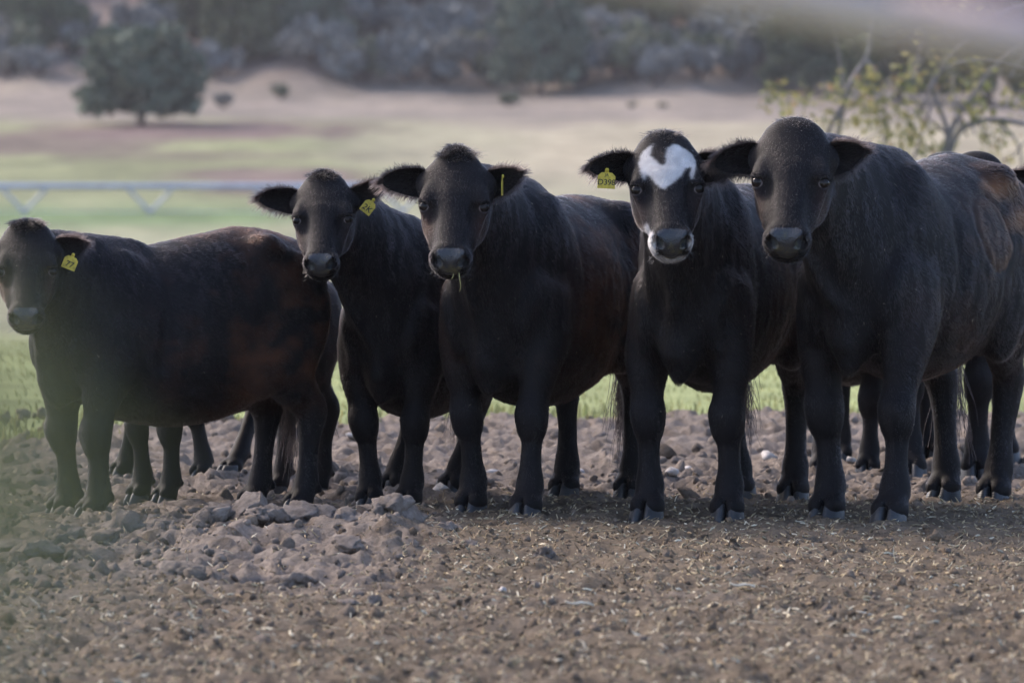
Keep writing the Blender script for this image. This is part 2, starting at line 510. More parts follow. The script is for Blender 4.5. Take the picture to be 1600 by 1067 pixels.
def simple_attr_mat(name, rough=.8, attr='tone', transl=0.0):
    m = NT(name)
    a = m.n('ShaderNodeAttribute', attribute_name=attr)
    m.l(a.outputs['Color'], m.b.inputs['Base Color'])
    m.b.inputs['Roughness'].default_value = rough; m.b.inputs['Specular IOR Level'].default_value = .25
    if transl:
        out = m.t.nodes['Material Output']
        tr = m.n('ShaderNodeBsdfTranslucent'); m.l(a.outputs['Color'], tr.inputs[0])
        mx = m.n('ShaderNodeMixShader'); mx.inputs[0].default_value = transl
        m.l(m.b.outputs[0], mx.inputs[1]); m.l(tr.outputs[0], mx.inputs[2]); m.l(mx.outputs[0], out.inputs[0])
    return m.m

def build_grass():
    rng = np.random.default_rng(5)
    n = 26000
    y = 26 + 34 * rng.random(n) ** 1.6
    x = (rng.random(n) * 2 - 1) * (.1 * y + 1.0)
    ok = y > lot_edge(x) - .2 + rng.normal(0, .25, n)
    x, y = x[ok], y[ok]; n = len(x)
    z = far_h(x, y) - .02
    h = (.020 + .04 * rng.random(n)) * (1 + .5 * fbm(np.stack([x, y], -1) / 1.2, 2))
    a = rng.random(n) * 6.28; lean = rng.random(n) * .6
    dx, dy = np.cos(a), np.sin(a); w = .004 + .004 * rng.random(n)
    P = lambda t, s: np.stack([x + dx * lean * h * t * t - dy * w * s, y + dy * lean * h * t * t + dx * w * s, z + h * t], -1)
    V = np.stack([P(0, -1), P(0, 1), P(.55, .8), P(.55, -.8), P(1, 0)], 1)
    b = (np.arange(n) * 5)[:, None, None]
    F = np.concatenate([(np.array([[0, 1, 2], [0, 2, 3], [3, 2, 4]])[None] + b).reshape(-1, 3)])
    c = np.array([.185, .205, .085]) * (.6 + .7 * rng.random((n, 1))) + np.array([.10, .05, .02]) * rng.random((n, 1)) ** 3
    o = mesh_obj('grass', V.reshape(-1, 3), F, simple_attr_mat('grass blade', .7, transl=.35))
    set_color(o.data, 'tone', np.repeat(c, 5, 0))
    tag(o, 'short green pasture grass behind the dirt lot', 'grass', kind='stuff')

# ------------------------------------------------------------------ trees, shrubs and the sprinkler line behind
def leaf_cloud(n, fn, size, rng, flat=.5):
    """n small bent leaf-clump faces (2 tris) at points fn(rng, n) -> (P, outward)"""
    P, O = fn(rng, n)
    n = len(P)
    R = rand_rot(n, rng)
    s = size * (.6 + .8 * rng.random(n))
    q = np.array([(-.5, -.35, 0), (.5, -.3, .12), (.45, .4, -.1), (-.4, .35, .15), (0, 0, .25)])
    W = np.einsum('nij,vj->nvi', R, q) * s[:, None, None] + P[:, None, :]
    F = (np.array([[0, 1, 4], [1, 2, 4], [2, 3, 4], [3, 0, 4]])[None] + (np.arange(n) * 5)[:, None, None]).reshape(-1, 3)
    return W.reshape(-1, 3), F, n

def limb_mesh(paths):
    V, F = [], []
    for P, r0, r1 in paths:
        P = catmull(np.asarray(P, float), 4); n = len(P); b = len(V); k = 7
        for i in range(n):
            T = unit(P[min(i + 1, n - 1)] - P[max(i - 1, 0)])
            A = unit(np.cross(T, (0.3, 1, .2))); B = np.cross(T, A)
            r = r0 + (r1 - r0) * i / (n - 1)
            for j in range(k):
                a = 2 * math.pi * j / k
                V.append(P[i] + (A * math.cos(a) + B * math.sin(a)) * r * (1 + .12 * math.sin(3 * a + i)))
        for i in range(n - 1):
            for j in range(k):
                F.append((b + i * k + j, b + i * k + (j + 1) % k, b + i * k + k + (j + 1) % k, b + i * k + k + j))
        F.append(tuple(b + j for j in reversed(range(k)))); F.append(tuple(b + (n - 1) * k + j for j in range(k)))
    return V, F

def juniper_mesh(seed, n=5200, wide=.60):
    """unit tree: height 1, crown made of drooping clumps"""
    rng = np.random.default_rng(seed)
    m = 80
    cz = .14 + .74 * (np.arange(m) + rng.random(m)) / m
    rad = wide * np.sqrt(np.clip(1 - ((cz - .34) / .66) ** 2, .02, 1)) * (.35 + .65 * rng.random(m) ** .5)
    ang = np.arange(m) * 2.39996 + rng.normal(0, .3, m)
    C = np.stack([np.cos(ang) * rad * .85, np.sin(ang) * rad * .85, cz], -1)
    sz = .08 + .08 * rng.random(m)
    def fn(rng, n):
        k = rng.integers(0, m, n)
        d = rng.normal(size=(n, 3)); d /= np.linalg.norm(d, axis=1)[:, None]
        r = sz[k] * (rng.random(n) ** .33)
        return C[k] + d * r[:, None] * np.array([1.2, 1.2, .8]), d
    V, F, n = leaf_cloud(n, fn, .058, rng)
    tint = np.repeat(rng.random(n), 5)
    paths = [([(0, 0, -.04), (.01, .01, .15), (-.01, 0, .5), (0, 0, .85)], .042, .012)]
    for i in range(12):
        c = C[rng.integers(0, m)]
        paths.append(([(0, 0, max(.08, c[2] - .18)), c * .5 + np.array([0, 0, c[2] * .42]), c], .018, .006))
    return (V, F, tint), limb_mesh(paths)

def sage_mesh(seed, n=520):
    rng = np.random.default_rng(seed)
    m = 11
    a = rng.random(m) * 6.28; rr = .38 * rng.random(m) ** .5
    C = np.stack([np.cos(a) * rr, np.sin(a) * rr, .30 + .22 * rng.random(m) - .2 * rr], -1)
    def fn(rng, n):
        k = rng.integers(0, m, n)
        d = rng.normal(size=(n, 3)); d /= np.linalg.norm(d, axis=1)[:, None]
        return C[k] + d * (.17 * rng.random(n) ** .4)[:, None], d
    V, F, n = leaf_cloud(n, fn, .085, rng)
    tint = np.repeat(rng.random(n), 5)
    paths = [([(0, 0, -.05), c * np.array([.5, .5, .5]), c], .022, .006) for c in C]
    return (V, F, tint), limb_mesh(paths)

def build_plants():
    rng = np.random.default_rng(11)
    bark = simple_mat('juniper bark', (.085, .06, .05), .95, .4, 20)
    jun_m = []
    for nm, g0, g1 in (('juniper foliage', (.046, .060, .034), (.095, .115, .066)), ('blue juniper foliage', (.070, .088, .062), (.140, .165, .115)), ('olive juniper foliage', (.060, .066, .034), (.120, .122, .062))):
        m = NT(nm); a = m.n('ShaderNodeAttribute', attribute_name='tint')
        r = m.ramp(a.outputs['Fac'], [(0, g0), (1, g1)]); m.l(r.outputs[0], m.b.inputs['Base Color'])
        m.b.inputs['Roughness'].default_value = .8; m.b.inputs['Specular IOR Level'].default_value = .2
        jun_m.append(m.m)
    sage_m = []
    for nm, g0, g1 in (('sagebrush foliage', (.105, .112, .112), (.215, .222, .218)), ('grey sagebrush foliage', (.115, .112, .100), (.23, .222, .20)), ('green brush foliage', (.070, .080, .050), (.145, .155, .095))):
        m = NT(nm); a = m.n('ShaderNodeAttribute', attribute_name='tint')
        r = m.ramp(a.outputs['Fac'], [(0, g0), (1, g1)]); m.l(r.outputs[0], m.b.inputs['Base Color'])
        m.b.inputs['Roughness'].default_value = .85; m.b.inputs['Specular IOR Level'].default_value = .2
        sage_m.append(m.m)
    def proto(kind, seed, mi):
        (V, F, t), (LV, LF) = (juniper_mesh(seed) if kind == 'j' else sage_mesh(seed))
        cr = mesh_obj('crown' if kind == 'j' else 'foliage', V, F, (jun_m if kind == 'j' else sage_m)[mi], smooth=False)
        a = cr.data.attributes.new('tint', 'FLOAT', 'POINT'); a.data.foreach_set('value', t.astype(np.float32))
        tr = mesh_obj('trunk' if kind == 'j' else 'stems', LV, LF, bark)
        return cr, tr
    JP = [[proto('j', 60 + k * 3 + mi, mi) for k in range(2)] for mi in range(3)]
    SP_ = [[proto('s', 160 + k * 3 + mi, mi) for k in range(3)] for mi in range(3)]
    used = set(); bushes = []
    def place(kind, pr, loc, size, label, cat, group, name):
        r = empty(name, loc, rng.random() * 6.28)
        r.scale = size
        for part in pr:
            if part.name not in used:
                used.add(part.name); part.parent = r
            else:
                c = part.copy(); COL.objects.link(c); c.parent = r
        tag(r, label, cat, group)
        if name == 'sagebrush': bushes.append(r)
    # junipers: px of trunk, py of foot, distance, height px, width px, material, label
    J = [(221, 193, 330, 160, 225, 1, 'rounded juniper standing alone at the edge of the field, dark ground beneath'),
         (75, 120, 410, 150, 130, 0, 'dark juniper behind and left of the lone rounded one'),
         (30, 95, 418, 210, 90, 0, 'tall dark tree at the upper left corner'),
         (300, 122, 414, 190, 150, 2, 'olive juniper right behind the lone rounded juniper'),
         (375, 130, 410, 185, 150, 2, 'broad olive juniper second to the right of the lone one'),
         (470, 128, 412, 200, 150, 1, 'bluish juniper left of the grey brush patch'),
         (845, 152, 402, 190, 165, 1, 'green juniper above the middle cow head and right of the grey brush'),
         (930, 120, 420, 190, 150, 2, 'dark olive juniper above the blazed cow, left of the blue brush'),
         (1262, 142, 404, 150, 165, 0, 'dark juniper behind the bare branches, right of the blue brush'),
         (1010, 60, 440, 150, 170, 2, 'dark juniper high on the slope above the blazed cow'),
         (1405, 150, 392, 215, 215, 0, 'dark juniper on the slope behind the bare branched shrub'),
         (1545, 165, 384, 230, 230, 2, 'olive juniper at the far right behind the bare branches'),
         (570, 40, 455, 170, 130, 0, 'dark juniper at the top edge above the grey brush, left one'),
         (720, 45, 452, 160, 130, 0, 'dark juniper at the top edge above the grey brush, right one'),
         (1150, 50, 450, 160, 200, 0, 'dark juniper at the top edge right of centre behind the blurred rail')]
    for i, (px, py, d, h, w, mi, lab) in enumerate(J):
        x = (px - 800) / FPX * d
        z = float(far_h(np.array([x]), np.array([float(d)]))[0])
        p = at_y(px, py, d)
        H_ = h / FPX * d; W_ = w / FPX * d / 1.25
        place('j', JP[mi][i % 2], (x, d, z), (W_, W_, H_ * 1.03), lab, 'tree', 'junipers at the foot of the hill', 'juniper_tree')
    # sagebrush and brush on the slope
    k = 0
    def brush(px, d, w, mi, lab):
        nonlocal k
        x = (px - 800) / FPX * d
        if d > 400: d = d - float(hill_shift(np.array([x]))[0])
        z = float(far_h(np.array([x]), np.array([float(d)]))[0])
        W_ = w / FPX * d
        place('s', SP_[mi][k % 3], (x, d, z - .05), (W_, W_, W_ * (.9 + .3 * rng.random())), lab, 'bush', 'brush on the hillside', 'sagebrush'); k += 1
    for (px, d, w, mi, lab) in ((1020, 403, 90, 0, 'pale blue sagebrush left of its twin above the blazed cow'), (1088, 405, 92, 0, 'pale blue sagebrush right of its twin above the blazed cow'), (1150, 406, 80, 0, 'blue grey sagebrush between the pale twins and the dark juniper'),
                             (440, 384, 44, 2, 'low dark bush on the dry ground right of the lone juniper'), (795, 384, 40, 2, 'low dark bush on the dry ground below the green juniper'), (350, 372, 40, 1, 'low grey bush beside the lone juniper'), (988, 372, 16, 2, 'tiny green bush on the dry ground, left of two'), (1036, 370, 18, 2, 'tiny green bush on the dry ground, right of two')):
        brush(px, d, w, mi, lab)
    for i in range(210):
        d = 403 + 58 * rng.random() ** 1.2
        px = 490 + 340 * rng.random() if i < 66 else (880 + 420 * rng.random()) if i < 126 else (-40 + 1680 * rng.random())
        mi = int(rng.choice([0, 0, 1, 1, 2]))
        zone = ('far left behind the lone juniper' if px < 300 else 'above the second cow' if px < 500 else 'above the middle cow, left half' if px < 660 else 'above the middle cow, right half' if px < 840 else 'above the blazed cow' if px < 1010 else 'between the blazed and largest cows' if px < 1180 else 'behind the bare branches at right')
        w_ = 70 + 60 * rng.random()
        brush(px, d, w_, mi, ('broad' if w_ > 105 else 'small' if w_ < 85 else 'middling') + (' blue grey', ' dull grey', ' green')[mi] + ' bush ' + ('at hill foot ' if d < 415 else 'halfway uphill ' if d < 435 else 'high uphill ') + zone)
    tell_apart(bushes)

def build_bare_shrub():
    rng = np.random.default_rng(31)
    d = 55.0
    gx = (1480 - 800) / FPX * d
    gz = float(far_h(np.array([gx]), np.array([d]))[0])
    root = empty('bare_shrub', (gx, d, gz))
    tag(root, 'sprawling grey branched shrub with sparse yellow leaves behind the rightmost cow', 'shrub')
    def P(px, py, dy=0):
        q = at_y(px, py, d + dy); return q - np.array([gx, d, gz])
    B = [([P(1300, 300), P(1316, 165), P(1335, 120), P(1357, 82), P(1364, 20), P(1366, -60)], .028, .016), ([P(1350, 90), P(1374, 120), P(1380, 160, .3)], .018, .008),
         ([P(1440, 330), P(1492, 190), P(1520, 150), P(1552, 105), P(1600, 60)], .034, .018), ([P(1450, 320), P(1480, 215), P(1458, 140), P(1480, 105), P(1540, 92), P(1620, 110)], .030, .012),
         ([P(1465, 330), P(1490, 220), P(1525, 192), P(1570, 188), P(1640, 205)], .034, .022), ([P(1560, 190), P(1590, 225), P(1600, 280)], .016, .010),
         ([P(1440, 175), P(1462, 120), P(1500, 70), P(1560, 25), P(1620, 5)], .022, .012), ([P(1310, 170), P(1290, 220), P(1270, 300)], .022, .022), ([P(1480, 210), P(1455, 190), P(1435, 165), P(1410, 140)], .014, .006),
         ([P(1320, 150), P(1308, 70), P(1300, 20)], .010, .005), ([P(1530, 140), P(1500, 120), P(1470, 110)], .010, .005), ([P(1370, 330), P(1385, 200), P(1378, 140)], .016, .007), ([P(1400, 330), P(1440, 210), P(1462, 150)], .018, .008)]
    for _ in range(22):
        px, py = 1290 + 320 * rng.random(), 110 + 150 * rng.random(); a_ = rng.normal(0, 1)
        B.append(([P(px, py, rng.normal(0, .3)), P(px + 25 * math.sin(a_), py - 28, rng.normal(0, .3)), P(px + 60 * math.sin(a_) + rng.normal(0, 10), py - 55, rng.normal(0, .3))], .011, .005))
    bark = simple_mat('grey bark', (.19, .165, .165), .9, .3, 12)
    for path, a, b in B:
        # run each limb down to the ground
        V, F = limb_mesh([(path, a, b)])
        mesh_obj('branch', V, F, bark, root)
    V, F = limb_mesh([([(0, 0, -.1), P(1470, 345) * np.array([1, 1, 1]), P(1455, 315)], .09, .06), ([(-.3, 0, -.1), P(1420, 350), P(1400, 330), P(1370, 330)], .05, .03), ([(-.6, 0, -.1), P(1300, 340), P(1285, 290)], .05, .03)])
    mesh_obj('trunk', V, F, bark, root)
    cl = []
    for (px, py, r, n) in ((1212, 150, 22, 26), (1250, 155, 14, 14), (1300, 140, 18, 22), (1340, 150, 24, 30), (1358, 128, 18, 20), (1290, 185, 22, 22), (1335, 180, 22, 24), (1385, 200, 34, 44), (1420, 190, 30, 36), (1430, 115, 26, 28), (1410, 135, 22, 22), (1440, 225, 32, 40), (1400, 240, 30, 34),
                           (1500, 150, 30, 30), (1530, 175, 28, 30), (1560, 215, 24, 24), (1520, 110, 24, 22), (1450, 30, 28, 18), (1510, 12, 30, 18), (1590, 160, 24, 20), (1370, 170, 24, 26), (1470, 100, 22, 16), (1560, 245, 26, 26), (1480, 250, 30, 26), (1230, 175, 18, 14)):
        for _ in range(int(n * 1.5)):
            q = P(px + rng.normal(0, r * .6), py + rng.normal(0, r * .6), rng.normal(0, .25))
            cl.append(q)
    cl = np.array(cl)
    W, F, n = leaf_cloud(len(cl), lambda r, n: (cl, cl), .055, rng)
    o = mesh_obj('leaves', W, F, simple_attr_mat('yellowing leaf', .7, transl=.4), root, smooth=False)
    u = rng.random((n, 1))
    c = np.where(u < .05, np.array([.30, .20, .12]), np.where(u < .6, np.array([.27, .24, .11]), np.array([.18, .185, .085]))) * (.7 + .6 * rng.random((n, 1)))
    set_color(o.data, 'tone', np.repeat(c, 5, 0)); tag(o, kind='stuff')

def cyl(p, q, r, k=10, r2=None):
    return limb_mesh([([np.asarray(p, float), (np.asarray(p, float) + np.asarray(q, float)) / 2, np.asarray(q, float)], r, r if r2 is None else r2)])

def build_pivot():
    d = 150.0
    z0 = CAM_H + (HORIZON - 291) / FPX * d
    xs0, xs1 = (-700 - 800) / FPX * d, (770 - 800) / FPX * d
    gz = float(far_h(np.array([xs0]), np.array([d]))[0])
    root = empty('sprinkler_line', (xs0, d, gz))
    tag(root, 'pale blue grey irrigation pipe with hanging braces crossing the field behind the left cows', 'irrigation pipe')
    m = simple_mat('galvanised steel', (.33, .36, .42), .45, .15, 3)
    O = np.array([xs0, d, gz])
    V, F = cyl(np.array([xs0, d, z0]) - O, np.array([xs1, d, z0]) - O, .088); mesh_obj('pipe', V, F, m, root)
    step = 197.0; px = 38.0 - 3 * step
    bots = []
    while px < 760:
        b = np.array([(px - 800) / FPX * d, d, CAM_H + (HORIZON - 331) / FPX * d]) - O
        for sx in (-36, 36):
            t = np.array([(px + sx - 800) / FPX * d, d, z0 - .05]) - O
            V, F = cyl(t, b, .045); mesh_obj('brace', V, F, m, root)
        V, F = limb_mesh([([b + np.array([0, 0, .08]), b, b - np.array([0, 0, .07])], .09, .06)]); mesh_obj('joint', V, F, m, root)
        bots.append(b); px += step
    for i in range(len(bots) - 1):
        V, F = cyl(bots[i], bots[i + 1], .012); mesh_obj('truss_rod', V, F, m, root)
    for px in (-640, 755):
        x = (px - 800) / FPX * d
        for dy in (-2, 2):
            g = float(far_h(np.array([x]), np.array([d + dy]))[0])
            V, F = cyl(np.array([x, d, z0]) - O, np.array([x, d + dy, g]) - O, .06); mesh_obj('tower_leg', V, F, m, root)

def build_foreground():
    rng = np.random.default_rng(77)
    # weathered rail of the photographer's fence, close to the lens
    s = 3.6
    a = at_y(1180, -18, s); b = at_y(1600, 62, s)
    t = unit(b - a)
    p0 = a - t * 1.5; p1 = b + t * 1.2
    root = empty('fence_rail', (p1[0], s, 0))
    tag(root, 'weathered wooden rail out of focus across the top right corner', 'fence')
    O = np.array([p1[0], s, 0])
    wood = simple_mat('weathered grey wood', (.54, .41, .39), .9, .2, 10)
    V, F = limb_mesh([([p0 - O, a - O, b - O, p1 - O], .0175, .0180)]); mesh_obj('rail', V, F, wood, root)
    for p in (p0, p1):
        V, F = limb_mesh([([np.array([p[0], s + .06, -.2]) - O, np.array([p[0], s + .06, .8]) - O, np.array([p[0], s + .06, p[2] + .12]) - O], .05, .045)]); mesh_obj('post', V, F, wood, root)
    # leafy weed beside the lens, lower left
    d = 1.0
    root = empty('tall_weed', (-.125, d, 0))
    tag(root, 'green leafy weed out of focus at the lower left edge', 'plant')
    m = NT('weed leaf'); n = m.noise(30)
    r = m.ramp(n.outputs[0], [(.3, (.24, .25, .13)), (.7, (.36, .36, .21))]); m.l(r.outputs[0], m.b.inputs['Base Color'])
    m.b.inputs['Roughness'].default_value = .6
    tr = m.n('ShaderNodeBsdfTranslucent'); m.l(r.outputs[0], tr.inputs[0]); mx = m.n('ShaderNodeMixShader'); mx.inputs[0].default_value = .5
    m.l(m.b.outputs[0], mx.inputs[1]); m.l(tr.outputs[0], mx.inputs[2]); m.l(mx.outputs[0], m.t.nodes['Material Output'].inputs[0])
    green = m.m
    V, F = limb_mesh([([(0, 0, 0), (.002, 0, .6), (.004, .01, 1.30)], .003, .0012)]); mesh_obj('stem', V, F, green, root)
    for i in range(22):
        z = 1.205 + .125 * i / 22 + .004 * rng.random()
        L = .030 + .032 * rng.random(); w = .0042 + .0026 * rng.random()
        ang = rng.normal(0, .7) + (0 if i % 3 else math.pi)
        dx, dy = math.cos(ang), math.sin(ang) * .8
        V = []; n = 8
        for j in range(n + 1):
            u = j / n; ww = w * math.sin(math.pi * min(u * .94 + .04, 1)) ** .8
            c = np.array([.003 + dx * L * u, dy * L * u, z + .5 * L * u - .55 * L * u * u])
            for sgn in (-1, 0, 1):
                V.append(c + np.array([-dy * ww * sgn, dx * ww * sgn * .4, ww * sgn * .8 - (.0006 if sgn == 0 else 0)]))
            V.append(c + np.array([0, 0, -.001]))
        F = []
        for j in range(n):
            b_ = j * 4
            F += [(b_, b_ + 1, b_ + 5, b_ + 4), (b_ + 1, b_ + 2, b_ + 6, b_ + 5), (b_ + 2, b_ + 3, b_ + 7, b_ + 6), (b_ + 3, b_, b_ + 4, b_ + 7)]
        mesh_obj('leaf', V, F, green, root)

build_ground()
build_litter()
build_grass()
build_plants()
build_bare_shrub()
build_pivot()
build_foreground()
# ------------------------------------------------------------------ cattle: implicit surface -> one continuous body mesh
class Field:
    def __init__(self, xs, ys, zs):
        self.ax = [np.asarray(a, np.float32) for a in (xs, ys, zs)]
        self.F = np.full([len(a) for a in self.ax], 0.5, np.float32)
    def block(self, lo, hi):
        sl = []
        for a, l, h in zip(self.ax, lo, hi):
            i0 = max(int(np.searchsorted(a, l)) - 1, 0); i1 = min(int(np.searchsorted(a, h)) + 1, len(a))
            if i1 - i0 < 1: return None
            sl.append(slice(i0, i1))
        g = [self.ax[0][sl[0]][:, None, None], self.ax[1][sl[1]][None, :, None], self.ax[2][sl[2]][None, None, :]]
        return tuple(sl), g
    @staticmethod
    def smin(a, b, k):
        h = np.maximum(k - np.abs(a - b), 0) / k
        return np.minimum(a, b) - h * h * k * 0.25
    def merge(self, sl, d, k, sub=False):
        cur = self.F[sl]
        if sub: self.F[sl] = -self.smin(-cur, d, k)
        else: self.F[sl] = self.smin(cur, d, k)
    @staticmethod
    def elld(qx, qy, qz, r):
        k0 = np.sqrt((qx / r[0]) ** 2 + (qy / r[1]) ** 2 + (qz / r[2]) ** 2)
        k1 = np.sqrt((qx / r[0] ** 2) ** 2 + (qy / r[1] ** 2) ** 2 + (qz / r[2] ** 2) ** 2)
        return k0 * (k0 - 1) / np.maximum(k1, 1e-6)
    def ell(self, c, r, k=0.04, R=None, sub=False):
        c = np.asarray(c, float); r = np.asarray(r, float)
        ext = r.copy() if R is None else np.sqrt(((np.asarray(R) * r[None, :]) ** 2).sum(1))
        m = k + 0.03
        b = self.block(c - ext - m, c + ext + m)
        if b is None: return
        sl, (x, y, z) = b
        x, y, z = x - c[0], y - c[1], z - c[2]
        if R is not None:
            R = np.asarray(R)
            q = [x * R[0, i] + y * R[1, i] + z * R[2, i] for i in range(3)]
        else:
            q = [x, y, z]
        self.merge(sl, self.elld(q[0], q[1], q[2], r), k, sub)
    def tube(self, P, rw, rh, lat, k=0.05, n=4, sub=False):
        """P points; rw half width along lat, rh half height across"""
        A = catmull(np.column_stack([np.asarray(P, float), rw, rh]), n)
        P, rw, rh = A[:, :3], np.maximum(A[:, 3], 0.003), np.maximum(A[:, 4], 0.003)
        m = k + 0.03
        R = np.maximum(rw, rh)[:, None] + m
        b = self.block((P - R).min(0), (P + R).max(0))
        if b is None: return
        slB, _ = b
        D = np.full([s.stop - s.start for s in slB], 0.5, np.float32)
        lat = unit(lat)
        for i in range(len(P) - 1):
            lo = np.minimum(P[i] - R[i], P[i + 1] - R[i + 1]); hi = np.maximum(P[i] + R[i], P[i + 1] + R[i + 1])
            b = self.block(lo, hi)
            if b is None: continue
            sl, (x, y, z) = b
            T = P[i + 1] - P[i]; L = np.linalg.norm(T); T = T / max(L, 1e-6)
            B = unit(lat - T * (lat @ T)); U = np.cross(T, B)
            x, y, z = x - P[i][0], y - P[i][1], z - P[i][2]
            qt = x * T[0] + y * T[1] + z * T[2]
            qb = x * B[0] + y * B[1] + z * B[2]
            qu = x * U[0] + y * U[1] + z * U[2]
            t = np.clip(qt / max(L, 1e-6), 0, 1)
            e = qt - t * L
            w = rw[i] + (rw[i + 1] - rw[i]) * t; h = rh[i] + (rh[i + 1] - rh[i]) * t
            d = self.elld(e, qb, qu, (np.minimum(w, h), w, h))
            ls = tuple(slice(s.start - o.start, s.stop - o.start) for s, o in zip(sl, slB))
            D[ls] = np.minimum(D[ls], d)
        self.merge(slB, D, k, sub)

def surface_nets(fd):
    F = fd.F; ax = fd.ax
    S = F < 0
    nx, ny, nz = F.shape
    cnt = np.zeros((nx - 1, ny - 1, nz - 1), np.uint8)
    for dx in (0, 1):
        for dy in (0, 1):
            for dz in (0, 1):
                cnt += S[dx:nx - 1 + dx, dy:ny - 1 + dy, dz:nz - 1 + dz]
    act = (cnt > 0) & (cnt < 8)
    ci = np.argwhere(act)
    idx = np.full(act.shape, -1, np.int32); idx[act] = np.arange(len(ci))
    acc = np.zeros((len(ci), 3), np.float64); num = np.zeros(len(ci))
    cor = [(a, b, c) for a in (0, 1) for b in (0, 1) for c in (0, 1)]
    for a in cor:
        for k in range(3):
            if a[k]: continue
            b = list(a); b[k] = 1
            ia = ci + np.array(a); ib = ci + np.array(b)
            fa = F[ia[:, 0], ia[:, 1], ia[:, 2]]; fb = F[ib[:, 0], ib[:, 1], ib[:, 2]]
            m = (fa < 0) != (fb < 0)
            t = np.where(m, fa / np.where(m, fa - fb, 1), 0)
            pa = np.stack([ax[j][ia[:, j]] for j in range(3)], 1).astype(np.float64)
            pb = np.stack([ax[j][ib[:, j]] for j in range(3)], 1)
            acc += np.where(m[:, None], pa + (pb - pa) * t[:, None], 0); num += m
    V = acc / num[:, None]
    quads = []
    for k in range(3):
        a = [slice(1, -1)] * 3; a[k] = slice(0, -1)
        b = list(a); b[k] = slice(1, None)
        sa, sb = S[tuple(a)], S[tuple(b)]
        e = np.argwhere(sa != sb)
        off = np.ones(3, int); off[k] = 0
        e = e + off
        u, v = [(1, 2), (2, 0), (0, 1)][k]
        du = np.zeros(3, int); du[u] = 1; dv = np.zeros(3, int); dv[v] = 1
        def I(q): return idx[q[:, 0], q[:, 1], q[:, 2]]
        q = np.stack([I(e - du - dv), I(e - dv), I(e), I(e - du)], 1)
        flip = ~S[e[:, 0], e[:, 1], e[:, 2]]
        q[flip] = q[flip][:, ::-1]
        quads.append(q)
    return V, np.concatenate(quads)

def relax(V, Q, it=2, f=0.5):
    E = np.concatenate([Q[:, [0, 1]], Q[:, [1, 2]], Q[:, [2, 3]], Q[:, [3, 0]]])
    n = len(V)
    deg = np.bincount(E[:, 0], minlength=n) + np.bincount(E[:, 1], minlength=n)
    for i in range(it * 2):
        s = np.zeros_like(V)
        for j in range(3):
            s[:, j] = np.bincount(E[:, 0], V[E[:, 1], j], n) + np.bincount(E[:, 1], V[E[:, 0], j], n)
        lam = f if i % 2 == 0 else -f * 1.03
        V = V + lam * (s / np.maximum(deg, 1)[:, None] - V)
    return V

def quad_normals(V, Q):
    n = np.cross(V[Q[:, 2]] - V[Q[:, 0]], V[Q[:, 3]] - V[Q[:, 1]])
    a = np.linalg.norm(n, axis=1)
    return n / np.maximum(a, 1e-12)[:, None], a * 0.5

def vert_normals(V, Q):
    n, a = quad_normals(V, Q)
    N = np.zeros_like(V)
    for c in range(4):
        for j in range(3):
            N[:, j] += np.bincount(Q[:, c], n[:, j] * a, len(V))
    return N / np.maximum(np.linalg.norm(N, axis=1), 1e-12)[:, None]

def axis(lo, hi, flo, fhi, hc, hf):
    a = [lo]
    while a[-1] < hi:
        x = a[-1]
        a.append(x + (hf if flo - hf < x < fhi else hc))
    return np.array(a)

def in_poly(x, y, poly):
    p = np.asarray(poly, float); r = np.zeros(len(x), bool)
    j = len(p) - 1
    for i in range(len(p)):
        xi, yi, xj, yj = p[i, 0], p[i, 1], p[j, 0], p[j, 1]
        c = ((yi > y) != (yj > y)) & (x < (xj - xi) * (y - yi) / ((yj - yi) or 1e-9) + xi)
        r ^= c; j = i
    return r

# white marks of the blazed heifer, traced in her face plane (pixels of an enlarged view, 0.527 mm each)
BLAZE = [(525,145),(450,200),(412,275),(420,330),(437,390),(450,395),(452,362),(490,375),(520,415),(545,445),(575,463),(600,440),(650,410),(700,365),(735,320),(770,305),(765,350),(760,412),(790,360),(812,290),(790,225),(750,195),(700,165),(670,152),(625,175),(605,215),(597,285),(575,298),(545,280),(510,245),(490,230),(510,190)]
MUZ_L = [(446,690),(400,760),(400,890),(455,930),(505,900),(492,850),(506,785),(480,765),(462,712)]
MUZ_R = [(728,765),(820,770),(820,900),(765,922),(730,880),(722,830)]
CHIN = [(480,905),(520,1000),(620,1040),(705,995),(730,915),(650,915),(560,918)]

FRONT = [  # x, y, z, half width, half depth
    (0.44, 0.180, 0.86, 0.075, 0.150), (0.475, 0.178, 0.72, 0.088, 0.132), (0.50, 0.170, 0.60, 0.083, 0.104),
    (0.515, 0.160, 0.485, 0.061, 0.074), (0.528, 0.155, 0.405, 0.067, 0.071), (0.526, 0.155, 0.355, 0.062, 0.066),
    (0.514, 0.155, 0.300, 0.043, 0.050), (0.510, 0.155, 0.210, 0.0415, 0.050), (0.510, 0.155, 0.140, 0.055, 0.060),
    (0.530, 0.155, 0.088, 0.053, 0.057), (0.545, 0.155, 0.055, 0.058, 0.060)]
HIND = [
    (-0.50, 0.165, 0.92, 0.115, 0.22), (-0.50, 0.185, 0.76, 0.112, 0.190), (-0.555, 0.180, 0.63, 0.087, 0.130),
    (-0.645, 0.165, 0.53, 0.059, 0.086), (-0.690, 0.160, 0.465, 0.057, 0.082), (-0.690, 0.158, 0.39, 0.049, 0.064),
    (-0.680, 0.155, 0.30, 0.042, 0.051), (-0.670, 0.155, 0.215, 0.042, 0.051), (-0.660, 0.155, 0.140, 0.054, 0.060),
    (-0.635, 0.155, 0.088, 0.052, 0.056), (-0.620, 0.155, 0.055, 0.057, 0.060)]
F0 = {'fl': (0.555, 0.155), 'fr': (0.555, -0.155), 'hl': (-0.61, 0.155), 'hr': (-0.61, -0.155)}

